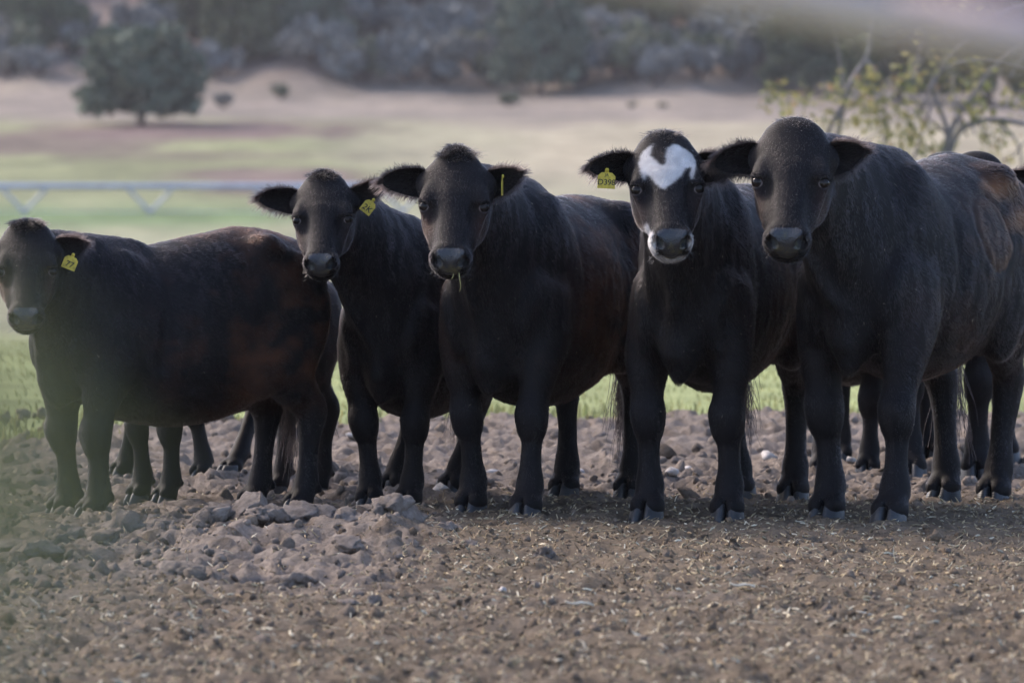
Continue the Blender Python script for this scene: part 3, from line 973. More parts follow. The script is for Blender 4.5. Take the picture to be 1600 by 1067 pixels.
def make_hoof(foot, fwd, parent, mats, name='hoof'):
    """two claws lofted from a coronet ring to the sole, toes pointing along fwd; one mesh"""
    V, Fc = [], []
    fx = unit((fwd[0], fwd[1])); sx = np.array([-fx[1], fx[0]])
    for side in (-1, 1):
        base = len(V); n = 14
        rings = [(0.082, 0.026, 0.054, -0.004, .028), (0.066, 0.030, 0.061, 0.002, .031), (0.036, 0.033, 0.069, 0.012, .033), (0.006, 0.035, 0.075, 0.020, .035), (-0.012, 0.034, 0.074, 0.020, .035)]
        for (z, hw, hl, cx, off) in rings:
            for i in range(n):
                a = 2 * math.pi * i / n
                u = math.cos(a) * hl * (1.0 if math.cos(a) > 0 else 0.75) + cx
                w = math.sin(a) * hw * (1 - 0.28 * max(math.cos(a), 0) ** 2)
                w += side * (off - 0.010 * max(math.cos(a), 0))
                if w * side < 0.003: w = side * 0.003
                p = fx * u + sx * w
                V.append((foot[0] + p[0], foot[1] + p[1], foot[2] + z))
        for r in range(len(rings) - 1):
            for i in range(n):
                j = (i + 1) % n
                Fc.append((base + r * n + j, base + r * n + i, base + (r + 1) * n + i, base + (r + 1) * n + j))
        Fc.append(tuple(base + i for i in range(n)))
        Fc.append(tuple(base + (len(rings) - 1) * n + i for i in reversed(range(n))))
    return mesh_obj(name, V, Fc, mats['hoof'], parent)

def make_ear(base, ax_dir, open_dir, L, W, parent, mats, notch=0, curl=0.0, rng=None):
    """cupped leaf of skin: base point, axis outwards, direction its hollow faces"""
    A = unit(ax_dir); O = unit(np.asarray(open_dir) - A * (np.asarray(open_dir) @ A)); C = np.cross(A, O)
    nu, nv = 20, 13
    front = np.zeros((nu, nv, 3)); back = np.zeros((nu, nv, 3))
    for i in range(nu):
        u = i / (nu - 1)
        e_ = min(max((u - .04) / .985, 0), 1)
        w = W * (0.45 * (1 - u) ** 2 + (1 - abs(2 * e_ ** .72 - 1) ** 2.6) ** .62)
        w = max(w, 0.008)
        cup = 0.60 * (1 - 0.6 * u)
        for j in range(nv):
            v = -1 + 2 * j / (nv - 1)
            ww = w
            if notch and u > 0.70 and v > 0.1: ww = w * (1 - notch * (u - .70) * 2.2)
            d = -cup * w * (1 - v * v) * 0.9 + 0.02 * u * u * (1 + curl * 3)
            p = np.asarray(base) + A * (u * L) + C * (v * ww) + O * d - C * (0.018 * u * u)
            th = 0.006 * (1 - v ** 4) + 0.0015 + 0.012 * (1 - u) ** 3
            front[i, j] = p; back[i, j] = p - O * th
    V = np.concatenate([front.reshape(-1, 3), back.reshape(-1, 3)])
    Fc = []
    N = nu * nv
    for i in range(nu - 1):
        for j in range(nv - 1):
            a, b, c, d = i * nv + j, i * nv + j + 1, (i + 1) * nv + j + 1, (i + 1) * nv + j
            Fc.append((a, b, c, d)); Fc.append((N + d, N + c, N + b, N + a))
    rim = [i * nv for i in range(nu)] + [(nu - 1) * nv + j for j in range(1, nv)] + [i * nv + nv - 1 for i in range(nu - 2, -1, -1)] + [j for j in range(nv - 2, 0, -1)]
    for a, b in zip(rim, rim[1:] + rim[:1]):
        Fc.append((b, a, N + a, N + b))
    o = mesh_obj('ear', V, Fc, mats['ear'], parent)
    # strands: rim fringe, inner tufts, back coat
    rng = rng or RNG
    S0, S1, ln = [], [], []
    def put(p, dirv, l):
        S0.append(p); S1.append(unit(dirv)); ln.append(l)
    for _ in range(2600):
        i = rng.random() ** .8 * (nu - 1); j = rng.random() * (nv - 1)
        i0, j0 = min(int(i), nu - 2), min(int(j), nv - 2); fi, fj = i - i0, j - j0
        side = rng.random()
        G = front if side < .55 else back
        p = (G[i0, j0] * (1 - fi) + G[i0 + 1, j0] * fi) * (1 - fj) + (G[i0, j0 + 1] * (1 - fi) + G[i0 + 1, j0 + 1] * fi) * fj
        v = -1 + 2 * j / (nv - 1)
        nn = O if side < .55 else -O
        put(p, A * .8 + C * v * 0.7 + nn * .45 + rng.normal(0, .18, 3), (0.018 if side >= .55 else 0.024) * (0.6 + rng.random() * .8))
    for _ in range(1150):
        k = rng.random() * (len(rim) - 2)
        a = int(k); f = k - a
        p = V[rim[a]] * (1 - f) + V[rim[a + 1]] * f
        u = ((p - base) @ A) / L
        c = np.asarray(base) + A * min(u, .8) * L
        out = unit(p - c)
        put(p, out + A * .45 + O * .12 + rng.normal(0, .22, 3), (0.008 + 0.042 * rng.random() ** 1.8) * (0.5 + 0.7 * u))
    return o, (np.array(S0), np.array(S1), np.array(ln))

TAG_OUT = np.array([(-.30,.5),(-.13,.5),(-.08,.78),(.08,.78),(.13,.5),(.30,.5),(.5,.28),(.5,-.5),(-.5,-.5),(-.5,.28)])
def make_tag(pos, right, up, w, h, parent, mats, text=None, small=None, marks=False):
    """yellow plastic ear tag: plate with neck, plus handwriting"""
    R = unit(right); U = unit(np.asarray(up) - R * (np.asarray(up) @ R)); N = np.cross(R, U)
    n = len(TAG_OUT)
    V = [np.asarray(pos) + R * x * w + U * y * h + N * z for z in (0.0012, -0.0012) for x, y in TAG_OUT]
    Fc = [tuple(range(n)), tuple(reversed(range(n, 2 * n)))] if True else []
    Fc[0] = tuple(reversed(range(n))); Fc[1] = tuple(range(n, 2 * n))
    Fc = [tuple(reversed(f)) for f in Fc]
    for i in range(n):
        j = (i + 1) % n
        Fc.append((j, i, n + i, n + j))
    o = mesh_obj('ear_tag', V, Fc, mats['tag'], parent, smooth=False)
    # stud through the ear
    sv, sf = [], []
    c = np.asarray(pos) + U * h * .66
    for z, r in ((0.0016, .008), (0.006, .007), (0.0075, .001)):
        for i in range(10):
            a = i * math.pi / 5
            sv.append(c + R * math.cos(a) * r + U * math.sin(a) * r + N * z)
    for r in range(2):
        for i in range(10):
            j = (i + 1) % 10
            sf.append((r * 10 + i, r * 10 + j, r * 10 + 10 + j, r * 10 + 10 + i))
    mesh_obj('tag_stud', sv, sf, mats['tag'], o)
    M = Matrix(((R[0], U[0], N[0], 0), (R[1], U[1], N[1], 0), (R[2], U[2], N[2], 0), (0, 0, 0, 1)))
    def write(s, cx, cy, size, name='lettering', shear=0.0):
        cu = bpy.data.curves.new(name, 'FONT')
        cu.body = s; cu.size = size; cu.align_x = 'CENTER'; cu.align_y = 'CENTER'; cu.offset = size * 0.012; cu.shear = shear
        t = bpy.data.objects.new(name, cu); COL.objects.link(t)
        dg = bpy.context.evaluated_depsgraph_get()
        me = bpy.data.meshes.new_from_object(t.evaluated_get(dg))
        bpy.data.objects.remove(t)
        me.materials.clear(); me.materials.append(mats['ink'])
        q = bpy.data.objects.new(name, me); COL.objects.link(q)
        q.matrix_local = Matrix.Translation(Vector(np.asarray(pos) + R * cx * w + U * cy * h + N * 0.0019)) @ M
        q.parent = o
    if text: write(text, 0, -.12, h * (.62 if len(text) < 3 else .50), shear=0.08)
    if small: write(small, 0, .34, h * .26)
    return o

def make_cow(label, front_px, front_d, phi, S, feet, poll, pitch=50, yaw=0, roll=0, ears=None, tags=(), white=False,
             brown=0.4, belly=0.0, hair=100000, hc=0.013, hf=0.0065, seed=1, mats=None, head_depth=0.0, tail=True, tuft=1.0, patches=(), fat=1.0, group='black heifers standing in the dirt lot', name='cow', tail_side=0.0, neck=1.0, head_s=1.0, brand=None, rump=0.0, chest=0.0, head_w=1.0, wither=0.0, peak=0.0, lean=1.0, mouth_straw=False):
    rng = np.random.default_rng(seed)
    th = -math.pi / 2 - math.radians(phi)
    fwd = np.array([math.cos(th), math.sin(th), 0]); left = np.array([-math.sin(th), math.cos(th), 0])
    fm = np.array([(front_px - 800) / FPX * front_d, front_d, 0.0])
    root_loc = fm - fwd * 0.54 * S
    root = empty(name, root_loc, th, S)
    tag(root, label, 'cow', group)
    RW = np.array([[math.cos(th), -math.sin(th), 0], [math.sin(th), math.cos(th), 0], [0, 0, 1]])
    loc = lambda P: (RW.T @ (np.asarray(P) - root_loc)) / S
    wrl = lambda p: RW @ np.asarray(p) * S + root_loc
    # --- feet
    fpos = {}
    for key, (x0, y0) in F0.items():
        w = wrl((x0, y0, 0))
        f = feet.get(key)
        if f is not None:
            px, dy = f
            w = np.array([(px - 800) / FPX * (w[1] + dy), w[1] + dy, 0])
        fpos[key] = loc(w)
        fpos[key][2] = (ground_h(w[0], w[1]) - 0.016) / S
    # --- head frame
    H = wrl((0.93, 0, 1.42)); H = at_y(poll[0], poll[1], H[1] + head_depth); H = loc(H)
    y_, p_, r_ = math.radians(yaw), math.radians(pitch), math.radians(roll)
    look = np.array([math.sin(y_), -math.cos(y_), 0.0])      # world: towards the camera, turned by yaw (+ = image right)
    lookl = RW.T @ look
    up = np.array([0, 0, 1.0])
    Sx = lookl * math.cos(p_) - up * math.sin(p_)            # down the face
    Nx = lookl * math.sin(p_) + up * math.cos(p_)            # out of the forehead
    Bx = np.cross(Nx, Sx)                                    # her left
    c, s = math.cos(r_), math.sin(r_)
    Sx, Bx = Sx * c + Bx * s, Bx * c - Sx * s
    hs = head_s
    H = H - (Nx * (-0.05) + Sx * (-0.05)) * hs               # poll target is the top of the dome
    hd = lambda s, n, b: H + (Sx * s + Nx * n + Bx * b) * hs
    HR = np.column_stack([Sx, Nx, Bx])
    # --- grid
    hp = np.array([hd(a, b_, c_) for a in (-.1, .62) for b_ in (-.28, .06) for c_ in (-.18, .18)])
    fl, fh = hp.min(0), hp.max(0)
    fa = np.array(list(fpos.values()))
    lo = np.array([-0.98, min(-0.46, fl[1], fa[:, 1].min() - .1), -0.03]); hi = np.array([max(0.75, fh[0]), max(.46, fh[1], fa[:, 1].max() + .1), max(1.42, fh[2])])
    lo[0] = min(lo[0], fl[0])
    fd = Field(*[axis(lo[i], hi[i], fl[i], fh[i], hc, hf) for i in range(3)])
    Y = (0, 1, 0)
    bd = belly
    # --- trunk
    T = [(-0.70, 1.15, .80, .175), (-0.60, 1.235, .70, .235), (-0.44, 1.275, .60 - bd * .5, .275), (-0.24, 1.265, .50 - bd, .295 * fat),
         (0.0, 1.255, .445 - bd, .312 * fat), (0.20, 1.26, .445 - bd * .8 + chest * .5, .285 * fat), (0.38, 1.285, .475 - bd * .4 + chest, .235), (0.50, 1.24, .52 + chest, .190), (0.58, 1.13, .58 + chest * .6, .160)]
    T = np.array(T)
    T[:, 3] *= 1 + (lean - 1) * np.clip((T[:, 0] + .45) / .5, 0, 1)
    T[:, 1] += wither * np.clip((T[:, 0] - .0) / .3, 0, 1)
    T[:, 1] += rump * np.clip((.05 - T[:, 0]) / .45, 0, 1) * np.where(T[:, 0] < -.65, .8, 1)
    fd.tube(np.column_stack([T[:, 0], 0 * T[:, 0], (T[:, 1] + T[:, 2]) / 2]), T[:, 3], (T[:, 1] - T[:, 2]) / 2, Y, k=0.03, n=9)
    fd.ell((-0.70, 0, 1.10 + rump * .8), (.13, .16, .10), .08)                       # rump
    for sgn in (-1, 1):
        fd.ell((-0.42, sgn * .190, 1.185 + rump * .9), (.07, .055, .05), .09)        # hook bones
        fd.ell((-0.77, sgn * .10, 1.10 + rump * .7), (.06, .05, .06), .07)            # pin bones
        fd.ell((0.37, sgn * .150 * lean, 1.00 + wither), (.16, .092 * lean, .27), .05)            # shoulder blade
        fd.ell((0.545, sgn * .150 * lean, .83), (.105, .080 * lean, .13), .035)          # point of shoulder
        fd.ell((0.43, sgn * .188 * lean, .74), (.12, .070, .15), .035)            # upper arm
        fd.ell((-0.55, sgn * .175, .90), (.23, .115, .30), .08)           # thigh
        fd.ell((-0.36, sgn * .215, .70), (.12, .075, .16), .08)           # stifle
        fd.ell((0.30, sgn * .035, 1.265 + wither), (.13, .035, .05), .05)          # withers
    for sgn in (-1, 1):
        fd.ell((-0.27, sgn * .315 * fat, 1.10 + rump * .5), (.10, .045, .085), .08, sub=True)      # hollow of the flank
        fd.tube([(.215, sgn * .262, 1.10 + wither), (.225, sgn * .292, .90), (.25, sgn * .288, .70)], [.016, .020, .016], [.016, .020, .016], (1, 0, 0), .05, sub=True)   # crease behind the shoulder
    fd.ell((0.585, 0, .66 + chest * .6), (.12, .100, .15), .06)                       # brisket
    fd.ell((0.635, 0, .555 + chest * .55), (.06, .042, .075), .04)
    # --- neck
    jaw = hd(.15, -.19, 0); back = hd(.05, -.13, 0); mid = hd(.11, -.15, 0)
    def mixp(a, b, t): return np.asarray(a) * (1 - t) + np.asarray(b) * t
    nb = np.array([.33, 0, 1.04 + wither])
    lat = unit(np.array([0, 1, 0]) * .6 + Bx * .4)
    m1 = mixp(nb, mid, .55) + np.array([0, 0, .01])
    fd.tube([nb, m1, mid], [.185 * neck * lean, .145 * neck * lean, .108], [.25, .205, .125], lat, .10)
    cr = np.array([.28, 0, 1.19 + wither])
    fd.tube([cr, mixp(cr, back, .55) + np.array([0, 0, .015]), back], [.085, .080, .075], [.085, .085, .075], lat, .10)
    ch = np.array([.56, 0, .80])
    fd.tube([ch, mixp(ch, jaw, .5) + np.array([-.02, 0, -.02]), jaw], [.125, .085, .055], [.13, .09, .06], lat, .09)
    dl = [hd(.16, -.235, 0), mixp(hd(.16, -.24, 0), (.66, 0, .66), .5) + np.array([.0, 0, -.03]), (.715, 0, .74 + chest * .4), (.692, 0, .61 + chest * .5)]
    fd.tube(dl, [.018, .020, .026, .032], [.03, .045, .045, .04], lat, .055)
    for sgn in (-1, 1):   # folds running from the throat to the points of the shoulders
        fd.tube([hd(.13, -.20, sgn * .055), mixp(hd(.13, -.22, sgn * .06), (.63, sgn * .10, .90), .6), (.662, sgn * .085, .80), (.665, sgn * .045, .68)], [.018, .020, .024, .018], [.018, .020, .024, .018], (0, 0, 1), .028)
        fd.tube([(.52, sgn * .175 * lean, .98), (.625, sgn * .168 * lean, .86), (.640, sgn * .150 * lean, .76), (.61, sgn * .135, .66)], [.02, .032, .034, .02], [.02, .032, .034, .02], (0, 0, 1), .035)
    # --- legs
    for key in ('fl', 'fr', 'hl', 'hr'):
        base = np.array(FRONT if key[0] == 'f' else HIND)
        sg = 1 if key[1] == 'l' else -1
        P = base[:, :3].copy(); P[:, 1] *= sg
        P[:, 1] *= 1 + (lean - 1) * np.clip((P[:, 2] - .55) / .15, 0, 1) * (key[0] == 'f')
        d0 = fpos[key] - np.array([F0[key][0], F0[key][1], 0])
        top = 0.74 if key[0] == 'f' else 0.80
        wt = np.clip((top - P[:, 2]) / top, 0, 1) ** 1.0
        P[:, 0] += d0[0] * wt; P[:, 1] += d0[1] * wt
        P[:, 2] += d0[2] * np.clip(1 - P[:, 2] / .3, 0, 1)
        lw = 1.0
        fd.tube(P, base[:, 3] * lw, base[:, 4] * lw, Y, .045)
        fd.tube([P[4] + (0.02, 0, 0.035), P[4] + (0.035, 0, 0), P[4] + (.015, 0, -.05)] if key[0] == 'f' else [P[3] + (-.04, 0, .05), P[4] + (-.058, 0, .01), P[5] + (-.035, 0, 0)], [.045, .052, .03] if key[0] == 'f' else [.022, .026, .022], [.03, .035, .02] if key[0] == 'f' else [.022, .028, .022], Y, .03)
        for b_ in (-1, 1):   # dew claws
            q = P[8] + np.array([-.055, b_ * .026, -.028])
            fd.ell(q, (.016, .014, .020), .015)
            cg = P[10] + np.array([.018, b_ * .030, 0.012])
            fd.ell(cg, (.055, .032, .038), .03)
        gp = P[10] + np.array([.075, 0, .0])
        fd.ell(gp, (.045, .008, .045), .012, sub=True)
    # --- tail
    if tail:
        ty = tail_side
        tl = [(-0.74, 0, 1.20), (-0.822, ty * .3, 1.13 + rump * .5), (-0.838, ty * .8, 0.98), (-0.822, ty, .80), (-0.815, ty * 1.1, .58)]
        fd.tube(tl, [.045, .034, .026, .022, .016], [.045, .034, .026, .022, .016], Y, .03)
    # --- head
    hx = np.array([(.03, -.02, -.165, .098), (.08, .006, -.20, .124), (.14, .016, -.225, .130), (.20, .016, -.24, .127), (.25, .008, -.235, .119),
                   (.31, .002, -.20, .099), (.37, 0, -.165, .082), (.43, -.002, -.14, .073), (.470, -.008, -.13, .072)])
    P = np.array([hd(a, (b_ + c_) / 2, 0) for a, b_, c_, _ in hx])
    fd.tube(P, hx[:, 3] * hs * head_w, (hx[:, 1] - hx[:, 2]) / 2 * hs, Bx, .05)
    E = lambda s, n, b, r, k=.03, R=HR, sub=False: fd.ell(hd(s, n, b), np.array(r) * hs, k, R, sub)
    E(.020 - peak * .012, -.055, 0, (.068, .072, .098 - peak * .040), .05)
    E(.115, -.026, 0, (.12, .040, .112), .05)               # flat broad forehead
    for sg in (-1, 1):
        E(.206, -.022, sg * .103, (.044, .029, .028), .04)   # brow
        E(.237, -.034, sg * .108, (.038, .034, .030), .02)    # orbit
        E(.20, -.165, sg * .075, (.095, .07, .045), .04)      # cheek
        E(.096, -.075, sg * .110, (.040, .040, .042), .05)    # ear base
        fd.tube([hd(.28, -.055, sg * .098), hd(.34, -.065, sg * .082), hd(.39, -.075, sg * .070)], [.018] * 3, [.016] * 3, Bx, .03)
    fd.tube([hd(.20, -.005, 0), hd(.33, -.012, 0), hd(.45, -.018, 0)], [.060, .050, .046], [.022, .022, .022], Bx, .03)
    for sg in (-1, 1):
        E(.300, -.010, sg * .092, (.048, .028, .020), .03, HR, True)     # hollow before the eye
        E(.262, -.012, sg * .112, (.016, .016, .014), .015, HR, True)    # tear pit
    E(.475, -.062, 0, (.050, .060, .075), .03)            # muzzle
    for sg in (-1, 1):
        E(.462, -.092, sg * .045, (.046, .036, .037), .02)    # lips
    for sg in (-1, 1):
        E(.492, -.028, sg * .046, (.038, .034, .034), .02)
    E(.472, -.128, 0, (.045, .030, .056), .025)           # chin
    # mouth, nostrils, eye sockets cut in
    fd.tube([hd(.42, -.088, -.088), hd(.49, -.100, -.068), hd(.528, -.106, 0), hd(.49, -.100, .068), hd(.42, -.088, .088)], [.006] * 5, [.006] * 5, Nx, .012, sub=True)
    for sg in (-1, 1):
        a = math.radians(38) * sg
        RN = HR @ np.array([[1, 0, 0], [0, math.cos(a), -math.sin(a)], [0, math.sin(a), math.cos(a)]])
        E(.520, -.024, sg * .050, (.042, .026, .0175), .006, RN, True)
        E(.515, -.038, sg * .067, (.022, .020, .007), .008, RN, True)
        E(.243, -.020, sg * .127, (.018, .020, .020), .010, HR, True)
        E(.223, -.020, sg * .117, (.010, .019, .018), .012)
    V, Q = surface_nets(fd)
    V = relax(V, Q, 2)
    N = vert_normals(V, Q)
    # --- head coordinates of every vertex
    q = (V - H) @ HR / hs
    hs_, hn, hb = q[:, 0], q[:, 1], q[:, 2]
    hmask = (np.clip((np.linalg.norm((q - np.array([.22, -.09, 0])) / np.array([.38, .19, .19]), axis=1) - 1) / -.15, 0, 1))
    padw = np.interp(hn, [-.12, -.085, -.06, -.035, 0, .03], [.012, .026, .040, .056, .054, .048])
    pad = ((hs_ > .474 + .30 * np.maximum(np.abs(hb) - .030, 0) + .10 * np.maximum(hn + .02, 0)) & (hn > -.108) & (np.abs(hb) < padw) & (hs_ < .62) & (hmask > 0) & ((N @ Sx) > -.10)).astype(float)
    # --- coat colour per vertex
    black = np.array([0.0082, 0.0070, 0.0078])
    brn = np.array([0.070, 0.0300, 0.0165])
    rust = np.array([.135, .062, .030]); pm = np.zeros(len(V))
    f1 = fbm(V * np.array([2.2, 2.2, 2.2]) + seed * 7.3, 3); f2 = fbm(V * np.array([9, 9, 16]) + seed * 3.1, 3)
    zone = np.clip((0.34 - V[:, 0]) / .35, 0, 1) * np.clip((V[:, 2] - .42) / .25, 0, 1) + 0.30 * np.clip(1 - np.abs(V[:, 2] - .78) / .3, 0, 1) * (V[:, 0] < .62)
    nb_ = np.clip((V[:, 2] - .12) / .2, 0, 1) * (1 - .75 * hmask)
    V = V + N * (nb_ * (.0085 * fbm(V * np.array([6, 6, 4.5]) + seed * 2.7, 3) + .0035 * fbm(V * np.array([17, 17, 9]) + seed, 2)))[:, None]
    rib = np.clip(1 - np.abs(V[:, 0] - .02) / .25, 0, 1) * np.clip(1 - np.abs(V[:, 2] - .85) / .30, 0, 1)
    V = V + N * (rib * .0010 * np.sin((V[:, 0] + .18 * (V[:, 2] - .8)) * 78))[:, None]
    bm = np.clip(f1 * 1.1 + f2 * .7 + .10, 0, 1) * zone * (1 - hmask) * brown
    bm += hmask * np.clip((np.abs(hb) - .065) / .04, 0, 1) * np.clip((hs_ - .22) / .08, 0, 1) * np.clip(.45 - hs_, 0, .1) * 3.2 * min(brown, 1)
    for (pc, pr, pa) in patches:      # rubbed, sun-bleached hair
        dd = np.linalg.norm((V - np.array(pc)) / np.array(pr), axis=1) + fbm(V * 14 + 5, 3) * .5
        pm += pa * np.clip(1.15 - dd, 0, 1)
    if brand is not None:             # healed ring-shaped scar on the flank
        bc, br = brand
        rr = np.hypot((V[:, 0] - bc[0]) / br[0], (V[:, 2] - bc[1]) / br[1])
        pm += .5 * np.where(V[:, 1] > 0, .35 * np.exp(-((rr - .8) / .20) ** 2) + .18 * np.clip(1 - rr, 0, 1), 0)
        V = V - N * (np.where(V[:, 1] > 0, .008 * np.exp(-((rr - 1.0) / .10) ** 2), 0))[:, None]
    bm = np.clip(bm, 0, 1.6)[:, None]
    colr = black * (1 - np.clip(bm, 0, 1)) + brn * bm
    pm = np.clip(pm, 0, 1)[:, None]; colr = colr * (1 - pm) + rust * pm
    wm = np.zeros(len(V))
    if white:
        vtop = (hs_ * math.sin(p_) - hn * math.cos(p_))[hmask > .2].min()
        kx = 0.527e-3 / (S * hs) * .98
        def white_at(hq, P_, nn_, pd, jit):
            v_ = hq[:, 0] * math.sin(p_) - hq[:, 1] * math.cos(p_) - vtop
            X = hq[:, 2] / kx + 605 + fbm(P_ * 60, 2) * 6 + jit[:, 0]; Yp = v_ / kx + 55 + fbm(P_ * 60 + 9, 2) * 6 + jit[:, 1]
            near = (np.linalg.norm((hq - np.array([.22, -.09, 0])) / np.array([.38, .19, .19]), axis=1) < 1) & ((nn_ @ lookl) > -.15)
            w = np.zeros(len(hq))
            w[near & in_poly(X, Yp, BLAZE)] = 1
            w[near & (in_poly(X, Yp, MUZ_L) | in_poly(X, Yp, MUZ_R)) & (pd < .5)] = 1
            w[near & in_poly(X, Yp, CHIN) & (pd < .5)] = .75
            return w
        wm = white_at(q, V, N, pad, np.zeros((len(V), 2)))
        EE = np.concatenate([Q[:, [0, 1]], Q[:, [1, 2]], Q[:, [2, 3]], Q[:, [3, 0]]])
        for _ in range(2):
            wm = .5 * wm + .5 * (np.bincount(EE[:, 0], wm[EE[:, 1]], len(V)) + np.bincount(EE[:, 1], wm[EE[:, 0]], len(V))) / np.maximum(np.bincount(EE[:, 0], minlength=len(V)) + np.bincount(EE[:, 1], minlength=len(V)), 1)
        WHITE = np.array([.50, .475, .46])
        colr = colr * (1 - wm[:, None]) + WHITE * wm[:, None] * (.85 + .35 * fbm(V * 22, 3))[:, None]
    lid = np.zeros(len(V))
    for sg in (-1, 1):
        de = np.linalg.norm(q - np.array([.244, -.028, sg * .118]), axis=1)
        lid = np.maximum(lid, np.clip(1 - np.abs(de - .0215) / .005, 0, 1) * np.clip((hs_ - .240) / .006, 0, 1))
    colr = colr * (1 - lid[:, None]) + np.array([.045, .038, .038]) * lid[:, None]
    nos = np.zeros(len(V))
    for sg in (-1, 1):
        nos = np.maximum(nos, np.clip(1.5 - np.linalg.norm((q - np.array([.512, -.022, sg * .052])) / np.array([.034, .020, .016]), axis=1), 0, 1))
    nos = nos * pad
    skin = np.column_stack([pad, np.clip(pad * (1 - nos) * (fbm(V * 70, 3) * 1.5 + np.clip((-.012 - hn) / .04, 0, 1) * .55 - .32), 0, 1), nos])
    body = mesh_obj('body', V, Q, mats['body'], root)
    set_color(body.data, 'coat', colr); set_color(body.data, 'skin', skin)
    # --- hooves
    for key in ('fl', 'fr', 'hl', 'hr'):
        f = fpos[key].copy()
        turn = {'fl': .10, 'fr': -.10, 'hl': .12, 'hr': -.12}[key]
        make_hoof(f, (math.cos(turn), math.sin(turn)), root, mats)
    # --- eyes
    for sg in (-1, 1):
        c = hd(.242, -.032, sg * .114); out = unit(Bx * sg * .72 + Nx * .60 + Sx * .05)
        nlat, nlon = 12, 18
        B1 = unit(np.cross(out, Sx)); B2 = np.cross(out, B1)
        ev = []; ef = []; ecol = []
        for i in range(nlat + 1):
            a = math.pi * i / nlat
            for j in range(nlon):
                b_ = 2 * math.pi * j / nlon
                ev.append(c + .0215 * hs * (out * math.cos(a) + (B1 * math.cos(b_) + B2 * math.sin(b_)) * math.sin(a)))
                dd_ = out * math.cos(a) + (B1 * math.cos(b_) + B2 * math.sin(b_)) * math.sin(a)
                t = min(max((.30 - dd_ @ unit(lookl + Bx * sg * .75 + np.array([0, 0, .10]))) / .12, 0), 1)
                ecol.append(np.array((.012, .009, .008)) * (1 - t) + np.array((.22, .18, .17)) * t)
        for i in range(nlat):
            for j in range(nlon):
                k = (j + 1) % nlon
                ef.append((i * nlon + j, (i + 1) * nlon + j, (i + 1) * nlon + k, i * nlon + k))
        eo = mesh_obj('eye', ev, ef, mats['eye'], root)
        set_color(eo.data, 'iris', np.array(ecol))
    # --- ears and tags
    strands = []
    if ears is None: ears = [{}, {}]
    for sg, e in zip((-1, 1), ears):
        base = hd(.098, -.075, sg * .112)
        a = e.get('up', 10); bk = e.get('back', 20)
        wside = Bx * sg
        upv = -Sx * math.sin(p_) + Nx * math.cos(p_)
        fw = lookl
        axd = wside * math.cos(math.radians(a)) * math.cos(math.radians(bk)) + upv * math.sin(math.radians(a)) - fw * math.sin(math.radians(bk))
        op = fw * e.get('open', 1.0) + wside * .25 - upv * e.get('down', .35)
        eo, st = make_ear(base, axd, op, e.get('len', .205) * hs * .94, e.get('w', .062) * hs * .84, root, mats, e.get('notch', 0), e.get('curl', 0), rng)
        strands.append(st)
        tg = e.get('tag')
        if tg:
            A = unit(axd); O = unit(op - A * (op @ A))
            pos = base + A * tg.get('along', .11) - upv * tg.get('drop', .03) + O * tg.get('out', .020) + fw * tg.get('fw', .0)
            ang = math.radians(tg.get('tilt', 0)); turn = math.radians(tg.get('turn', 0))
            imr = unit(np.cross(np.array([0, 0, 1.]), -fw)) * -1     # image right
            imr = RW.T @ np.array([1.0, 0, 0])
            rgt = imr * math.cos(turn) + RW.T @ np.array([0, 1.0, 0]) * math.sin(turn)
            r2 = rgt * math.cos(ang) + np.array([0, 0, 1.]) * math.sin(ang); u2 = -rgt * math.sin(ang) + np.array([0, 0, 1.]) * math.cos(ang)
            make_tag(pos, r2, u2, tg.get('w', .066) * .92 / S, tg.get('h', .062) * .92 / S, root, mats, tg.get('text'), tg.get('small'))
    # --- coat of hair
    if hair:
        fn, ar = quad_normals(V, Q)
        cen = V[Q].mean(1)
        camw = loc((0, 0, CAM_H))
        tocam = camw - cen; tocam /= np.linalg.norm(tocam, axis=1)[:, None]
        facing = (fn * tocam).sum(1)
        hm = hmask[Q].mean(1)
        wgt = ar * np.where(facing > -0.25, 1.0, 0.22) * (1 + 1.6 * hm) * (pad[Q].max(1) < .5) * (cen[:, 2] > .075)
        ey = np.minimum(np.linalg.norm(cen - hd(.242, -.030, .120), axis=1), np.linalg.norm(cen - hd(.242, -.030, -.120), axis=1))
        wgt = wgt * (ey > .0205) * (lid[Q].max(1) < .4)
        fi = rng.choice(len(Q), hair, p=wgt / wgt.sum())
        uv = rng.random((hair, 2))
        qa = V[Q[fi]]
        u, v = uv[:, :1], uv[:, 1:]
        w4 = [(1 - u) * (1 - v), u * (1 - v), u * v, (1 - u) * v]
        P0 = sum(w4[i] * qa[:, i] for i in range(4))
        nn = sum(w4[i] * N[Q[fi]][:, i] for i in range(4)); nn /= np.linalg.norm(nn, axis=1)[:, None]
        cc = sum(w4[i] * colr[Q[fi]][:, i] for i in range(4))
        h = (P0 - H) @ HR / hs
        m = hm[fi][:, None]
        if white:
            wh = white_at(h, P0, nn, np.zeros(hair), rng.normal(0, 15, (hair, 2)))[:, None]
            dark = black * (1 - np.clip(bm[Q[fi][:, 0]], 0, 1)) + brn * bm[Q[fi][:, 0]]
            cc = np.where((h[:, :1] > -.1) & (m > .2), dark * (1 - wh) + np.array([.52, .49, .475]) * (.82 + .3 * fbm(P0 * 22, 3))[:, None] * wh, cc)
        legw = np.clip((.55 - P0[:, 2:]) / .15, 0, 1)
        flow = np.array([-.75, 0, -.62]) * (1 - legw) + np.array([-.12, 0, -1.0]) * legw
        swirl = np.stack([fbm(P0 * 5 + 3, 3), fbm(P0 * 5 + 17, 3), fbm(P0 * 5 + 31, 3)], 1) * .38
        nk = np.clip((P0[:, 0:1] - .35) / .3, 0, 1) * np.clip((P0[:, 2:] - .6) / .2, 0, 1)
